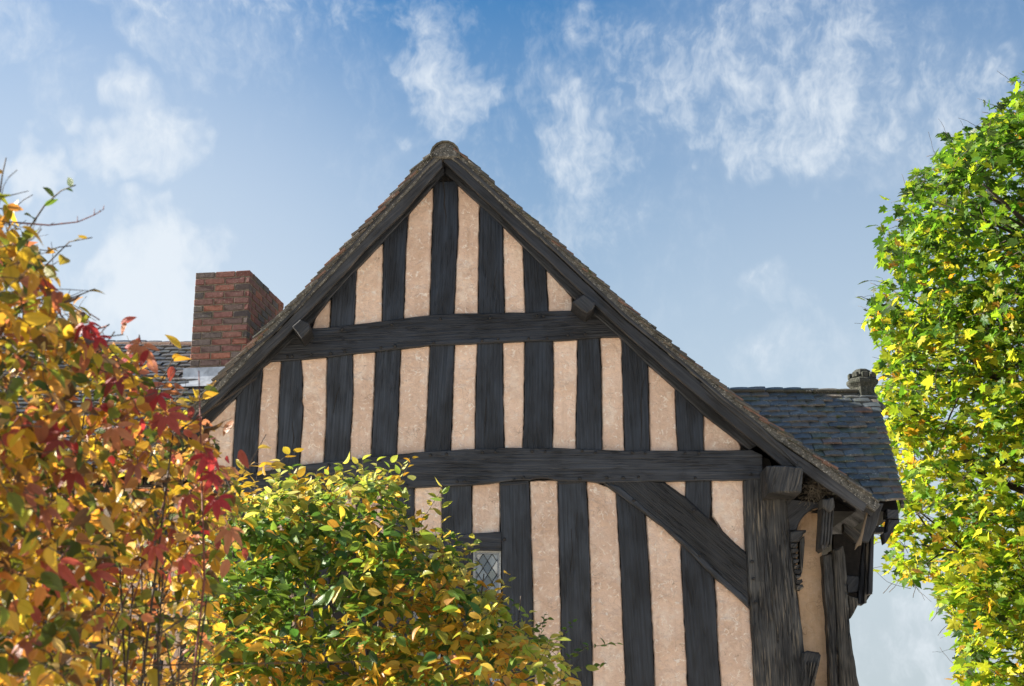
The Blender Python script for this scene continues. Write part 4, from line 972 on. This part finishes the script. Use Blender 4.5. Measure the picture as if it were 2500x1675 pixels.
# small gaps where the sky shows
for (gx, gy, gr) in ((2290, 1188, 26), (2262, 1260, 30), (2250, 1105, 18), (2205, 1350, 20), (2155, 1330, 22), (2330, 1010, 14), (2200, 1250, 16)): keep &= ~((np.hypot(px - gx, py - gy) < gr) & (rng.random(len(P)) < .93))
P, D = P[keep], D[keep]
px, py, zc = proj(P)
greens = [(.04, .10, .014), (.085, .19, .018), (.20, .33, .022), (.36, .44, .03), (.50, .46, .04), (.46, .25, .025), (.05, .085, .028)]
low = np.clip((py - 480) / 520, 0, 1) * np.clip(1.2 - (px - 2130) / 900, 0.3, 1)
C = np.where((rng.random(len(P)) < .04 + .8 * low)[:, None], pick(greens, [.4, 1, 3, 4, 2.2, .55, .2], len(P)), pick(greens, [3, 4.5, 3.4, .8, .12, .04, .8], len(P)))
size = rng.uniform(.085, .165, len(P))
build_plant(mtree, P, D, size, C, maple(), M['mleaf'], M['mleaf1'], 290)
tw.build('twigs', M['twig'], mtree)

# --- hedge in front of the gable
hedge = thing('hornbeam_hedge', (-1.4, 8.6, 0), 'green and ochre hornbeam hedge with upright sprigs in front of the leaded window', 'hedge')
hpoly = [(520, 1235), (600, 1215), (660, 1190), (720, 1185), (790, 1190), (860, 1175), (930, 1155), (968, 1172), (995, 1255), (1040, 1315), (1095, 1355), (1150, 1405), (1195, 1450), (1235, 1515), (1280, 1545), (1340, 1580), (1390, 1620), (1425, 1690), (1440, 1760), (420, 1760), (450, 1560), (500, 1380), (520, 1280)]
def hdepth(x, y): return 8.7 + (rng.random(len(x)) ** 1.3) * 1.5 - .6 + np.clip((y - 1200) / 500, 0, 1) * -.5
th = Tubes()
cen = scatter_px(hpoly, 1600, hdepth)
hlow = [(420, 1760), (1440, 1760), (1500, 2600), (350, 2600)]
cen2 = scatter_px(hlow, 350, lambda x, y: rng.uniform(8.0, 9.8, len(x)))
P, D = sprays(np.concatenate([clumpy(cen, 2.6, .47), cen2]), 6, .05, th, .0022, .45, lambda c: Vector((.1, -.5, .25)), .035)
px, py, zc = proj(P); keep = (py > 1690) | inpoly(px, py, hpoly) | (rng.random(len(P)) < .13); P, D = P[keep], D[keep]; px, py, zc = proj(P)
hg = [(.05, .12, .025), (.09, .18, .03), (.15, .25, .04), (.32, .36, .05), (.60, .42, .055), (.62, .34, .045), (.42, .22, .06)]
yel = np.clip((px - 780) / 300, 0, 1) * .8 + np.clip((py - 1400) / 220, 0, 1) * .45 + (1 - np.clip((px - 480) / 120, 0, 1)) * .5
C = np.where((rng.random(len(P)) < np.clip(yel, .1, .85))[:, None], pick(hg, [.2, .4, .9, 1.5, 3.0, 2.0, .6], len(P)), pick(hg, [2.0, 4.5, 3.6, 1.2, .5, .15, .05], len(P)))
topy = np.interp(px, [520, 660, 790, 860, 930, 968, 1000, 1100, 1240, 1430], [1235, 1190, 1190, 1175, 1155, 1172, 1265, 1355, 1515, 1690])
sunlit_top = rng.random(len(P)) < np.clip(1 - (py - topy) / 80, 0, .8)           # paler leaf colours paint the sunlit sprays along the top
C[sunlit_top] = pick([(.40, .44, .09), (.55, .50, .13), (.30, .38, .06)], [1, 1, 1], int(sunlit_top.sum()))
size = rng.uniform(.058, .108, len(P))
# upright sprigs
def sprig(pxs, Y, n, cols, sz, tubes, tr=.0022, tip=1.0):
    pts = [at(x, y, Y + random.uniform(-.05, .05)) for x, y in pxs]; tubes.add(pts, [tr * (1 - .6 * i / len(pts)) for i in range(len(pts))], 4)
    PP, DD = [], []
    for k in range(n):
        t = (k + .6) / n * (len(pts) - 1); i = min(int(t), len(pts) - 2); a = pts[i].lerp(pts[i + 1], t - i); d = (pts[i + 1] - pts[i]).normalized()
        side = Vector((1 if k % 2 else -1, random.gauss(0, .5), random.gauss(.1, .3)))
        ld = side * .8 + d * .6; PP.append(a[:]); DD.append(ld[:])
    return np.array(PP), np.array(DD), pick(cols, np.ones(len(cols)), n), rng.uniform(sz * .8, sz * 1.2, n)
lime = [(.40, .42, .08), (.52, .47, .11), (.28, .36, .06)]; grn = [(.07, .15, .025), (.12, .2, .03)]; och = [(.45, .27, .03), (.42, .3, .04)]
SP = [([(955, 1230), (970, 1180), (985, 1128)], 8.6, 12, lime, .06), ([(900, 1200), (930, 1150), (945, 1150)], 8.6, 7, lime, .055), ([(1085, 1350), (1078, 1260), (1080, 1180)], 8.5, 9, lime, .075),
      ([(1020, 1290), (1050, 1240), (1075, 1200)], 8.6, 8, lime, .06), ([(1120, 1420), (1150, 1350), (1160, 1310)], 8.4, 7, lime, .075), ([(1190, 1500), (1215, 1445), (1245, 1415)], 8.4, 6, lime, .06),
      ([(1325, 1600), (1320, 1550), (1330, 1500)], 8.8, 14, grn, .03), ([(1360, 1600), (1380, 1540), (1400, 1515)], 8.8, 8, grn, .035), ([(1370, 1620), (1430, 1580), (1510, 1570)], 8.6, 16, grn, .045),
      ([(1380, 1640), (1440, 1625), (1480, 1620)], 8.6, 9, grn, .04), ([(1290, 1560), (1310, 1530), (1340, 1510)], 8.7, 8, grn, .035), ([(740, 1190), (800, 1160), (880, 1130)], 8.5, 9, lime, .05),
      ([(640, 1170), (690, 1120), (720, 1100)], 8.2, 6, och + lime, .08), ([(560, 1170), (620, 1130), (680, 1140)], 7.6, 9, och, .08)]
for (pts, Y, n, cols, sz) in SP:
    a, b, c, s_ = sprig(pts, Y, n, cols, sz, th); P = np.concatenate([P, a]); D = np.concatenate([D, b]); C = np.concatenate([C, c]); size = np.concatenate([size, s_])
for k in range(70):
    x = random.uniform(540, 1330); ty = float(np.interp(x, [520, 660, 790, 860, 930, 968, 1000, 1100, 1240, 1430], [1235, 1190, 1190, 1175, 1155, 1172, 1265, 1355, 1515, 1690])); h_ = random.uniform(8, 55); lx = random.gauss(8, 22)
    a, b, c, s_ = sprig([(x, ty + 50), (x + lx * .5, ty + 5), (x + lx, ty - h_)], random.uniform(8.2, 9.0), random.randint(5, 10), random.choice([lime, lime, grn, och]), random.uniform(.045, .07), th)
    P = np.concatenate([P, a]); D = np.concatenate([D, b]); C = np.concatenate([C, c]); size = np.concatenate([size, s_])
for k in range(26):
    x = rng.uniform(520, 1300); b = at(x, 2300, 9.0); b.z = 0; e = at(x + random.gauss(0, 60), random.uniform(1250, 1600) + max(0, x - 900) * .6, random.uniform(8.4, 9.6)); th.add([b, b.lerp(e, .5) + Vector((random.gauss(0, .1), random.gauss(0, .1), 0)), e], [.016, .011, .004], 5)
build_plant(hedge, P, D, size, C, ovate(.58, .2, .12), M['leaf'], M['leaf1'], 290)
th.build('twigs', M['twig'], hedge)

# --- near autumn shrub at the left
shrub = thing('autumn_shrub', (-1.7, 4.8, 0), 'near shrub of glowing yellow autumn leaves at the left, out of focus', 'shrub')
spoly = [(-420, 760), (-330, 560), (-220, 440), (-120, 400), (10, 470), (45, 500), (60, 570), (110, 640), (130, 700), (200, 755), (240, 830), (300, 855), (340, 880), (380, 945), (440, 985), (490, 1015), (515, 1070), (560, 1135), (575, 1210), (540, 1350), (520, 1480), (500, 1600), (480, 1720), (-380, 1720)]
def sdepth(x, y): return 4.0 + np.clip(x / 520, 0, 1) * 1.6 + rng.uniform(-.5, .9, len(x))
ts = Tubes()
cen = scatter_px(spoly, 1600, sdepth)
cen2 = scatter_px([(-160, 1720), (480, 1720), (500, 3600), (-300, 3600)], 120, lambda x, y: rng.uniform(4.0, 5.6, len(x)))
P, D = sprays(np.concatenate([clumpy(cen, 4.0, .47), cen2]), 6, .03, ts, .0022, .5, lambda c: Vector((.1, -.4, .1)), .04)
px, py, zc = proj(P); keep = (py > 1690) | inpoly(px, py, spoly) | (rng.random(len(P)) < .14); P, D = P[keep], D[keep]; px, py, zc = proj(P)
yl = [(.56, .38, .04), (.54, .30, .04), (.46, .40, .05), (.42, .20, .05), (.18, .21, .03), (.07, .105, .022), (.42, .16, .09), (.50, .34, .14), (.14, .075, .035)]
C = pick(yl, [3.0, 2.4, 1.4, 1.4, 1.7, 1.9, 1.1, 1.1, 1.3], len(P)); size = rng.uniform(.04, .078, len(P))
for (pts, Y, n, cols, sz) in [([(70, 560), (110, 500), (150, 465), (185, 452)], 4.2, 5, [(.06, .12, .02), (.08, .14, .02)], .05), ([(60, 720), (110, 650), (170, 590), (225, 580)], 4.3, 5, [(.14, .17, .02), (.3, .22, .03)], .04),
                              ([(150, 735), (190, 722), (232, 705)], 4.3, 2, [(.25, .2, .02)], .06), ([(380, 960), (420, 880), (450, 840)], 5.2, 3, [(.55, .36, .04)], .07), ([(420, 1120), (470, 1010), (530, 930)], 5.2, 5, [(.55, .33, .04)], .07),
                              ([(0, 470), (5, 430), (15, 385)], 4.0, 1, [(.3, .2, .04)], .03), ([(560, 1190), (600, 1150), (650, 1060)], 5.8, 2, [(.4, .25, .05)], .05), ([(330, 880), (400, 900), (440, 870)], 5.0, 2, [(.5, .3, .04)], .06)]:
    a, b, c, s_ = sprig(pts, Y, n, cols, sz, ts, .003); P = np.concatenate([P, a]); D = np.concatenate([D, b]); C = np.concatenate([C, c]); size = np.concatenate([size, s_])
for k in range(22):
    x = rng.uniform(-150, 480); b = at(x, 2300, 4.9); b.z = 0; e = at(x + random.gauss(30, 70), random.uniform(800, 1500) + max(0, x - 100) * .4, random.uniform(4.3, 5.6)); th_ = [b, b.lerp(e, .5) + Vector((random.gauss(0, .1), random.gauss(0, .1), 0)), e]
    ts.add(th_, [.009, .006, .003], 5)
    for _ in range(4):
        b2 = th_[1].lerp(e, random.random()); ts.add([b2, b2 + Vector((random.gauss(.1, .2), random.gauss(0, .15), random.gauss(.12, .12)))], [.004, .0015], 4)
build_plant(shrub, P, D, size, C, ovate(.62, .22, .18), M['leaf'], M['leaf1'], 290)
ts.build('twigs', M['twig'], shrub)

# --- red creeper through the shrub
creep = thing('red_creeper', (-1.5, 4.6, 0), 'crimson five-fingered creeper leaves climbing through the yellow shrub', 'creeper')
tc = Tubes(); pm = one_leaf_mesh(palmate(), M['leaf1'])
ov = one_leaf_mesh(ovate(.5, .25, .3), M['leaf1'])
red = [(.34, .035, .045), (.38, .085, .07), (.24, .05, .05), (.44, .19, .11), (.34, .13, .09)]
spots = [(530, 1215, 4.6, .095, 0), (345, 840, 4.9, .10, 3), (265, 870, 4.8, .10, 3), (405, 1010, 4.9, .10, 1), (98, 680, 4.3, .07, 1), (140, 1370, 4.2, .10, 1), (230, 1390, 4.5, .095, 1), (505, 1110, 5.0, .09, 0), (150, 1070, 4.2, .09, 2), (280, 1040, 4.6, .09, 3), (455, 1210, 4.9, .07, 1),
         (560, 1290, 4.8, .08, 3), (210, 790, 4.4, .07, 0), (240, 820, 4.4, .06, 0), (60, 1180, 4.1, .09, 4), (330, 1130, 4.7, .08, 4), (380, 1330, 4.8, .07, 1), (20, 1050, 4.1, .08, 1), (110, 1240, 4.2, .08, 4), (450, 1360, 4.9, .06, 1), (70, 1560, 4.1, .09, 4), (290, 920, 4.7, .09, 2), (385, 960, 4.9, .08, 0), (180, 1150, 4.3, .08, 2), (520, 1160, 5.0, .07, 0)]
prev = None
for (x, y, Y, s_, ci) in spots:
    p = at(x, y, Y - .25); d = Vector((random.gauss(0, .35), -.35 + random.gauss(0, .2), -.9 + random.gauss(0, .2))).normalized()
    if (x, y) == (530, 1215): d = Vector((.05, -.35, -.95)).normalized()
    n_ = Vector((random.gauss(0, .3), -1, random.gauss(.5, .2))); X = d.cross(n_).normalized(); Z = X.cross(d)
    Mx = Matrix((X, d, Z)).transposed() * (s_ * (.8 if s_ < .12 else .9))
    c = Vector(red[ci]) * random.uniform(.85, 1.15)
    Mx = Mx @ Matrix.Diagonal((random.uniform(.8, 1.15), random.uniform(.85, 1.15), random.uniform(.6, 2.2)))
    link('leaf', pm, p, Mx, creep, c)
    tc.add([p, p + Vector((random.gauss(0, .02), .06, .05)), p + Vector((random.gauss(-.02, .03), .16, .06))], [.0016, .0018, .002], 4)
for k in range(170):
    cx_, cy_ = random.choice([(345, 840), (265, 870), (405, 1010), (140, 1370), (230, 1390), (150, 1070), (280, 1040), (505, 1110), (60, 1180), (20, 1050), (330, 930), (90, 1500), (380, 1330), (200, 1240), (520, 1290)]); x = random.gauss(cx_, 45); y = random.gauss(cy_, 45); p = at(x, y, 4.2 + max(0, x) / 520 * .9 + random.uniform(-.3, .4))
    d = Vector((random.gauss(0, .7), random.gauss(-.3, .4), random.gauss(-.6, .5))).normalized(); n_ = Vector((random.gauss(0, .6), -1, random.gauss(.5, .5))); X = d.cross(n_).normalized(); Z = X.cross(d)
    link('leaf', ov, p, Matrix((X, d, Z)).transposed() * random.uniform(.04, .075), creep, Vector(random.choice(red + [(.5, .24, .13), (.52, .2, .12), (.46, .12, .1)])) * random.uniform(.8, 1.2))
v1 = [at(-60, 545, 4.2), at(20, 542, 4.2), at(120, 550, 4.2), at(190, 542, 4.2), at(230, 525, 4.2), at(252, 512, 4.2)]
tc.add(v1, [.003, .003, .0026, .0022, .0018, .001], 5)
for k in range(9):
    t_ = 1 + k / 8.0 * 3.99; b = v1[int(t_)].lerp(v1[int(t_) + 1], t_ - int(t_)); tc.add([b, b + Vector((random.gauss(0, .008), 0, random.gauss(0, .014)))], [.002, .0008], 3)
for k in range(8):
    b = at(random.uniform(-40, 450), 2300, 4.9); b.z = 0; e = at(random.uniform(0, 520), random.uniform(850, 1250), random.uniform(4.4, 5.0)); tc.add([b, b.lerp(e, .4) + Vector((random.gauss(0, .15), random.gauss(0, .1), 0)), b.lerp(e, .75) + Vector((random.gauss(0, .08), 0, 0)), e], [.006, .005, .004, .002], 5)
tc.build('stems', M['redtwig'], creep)
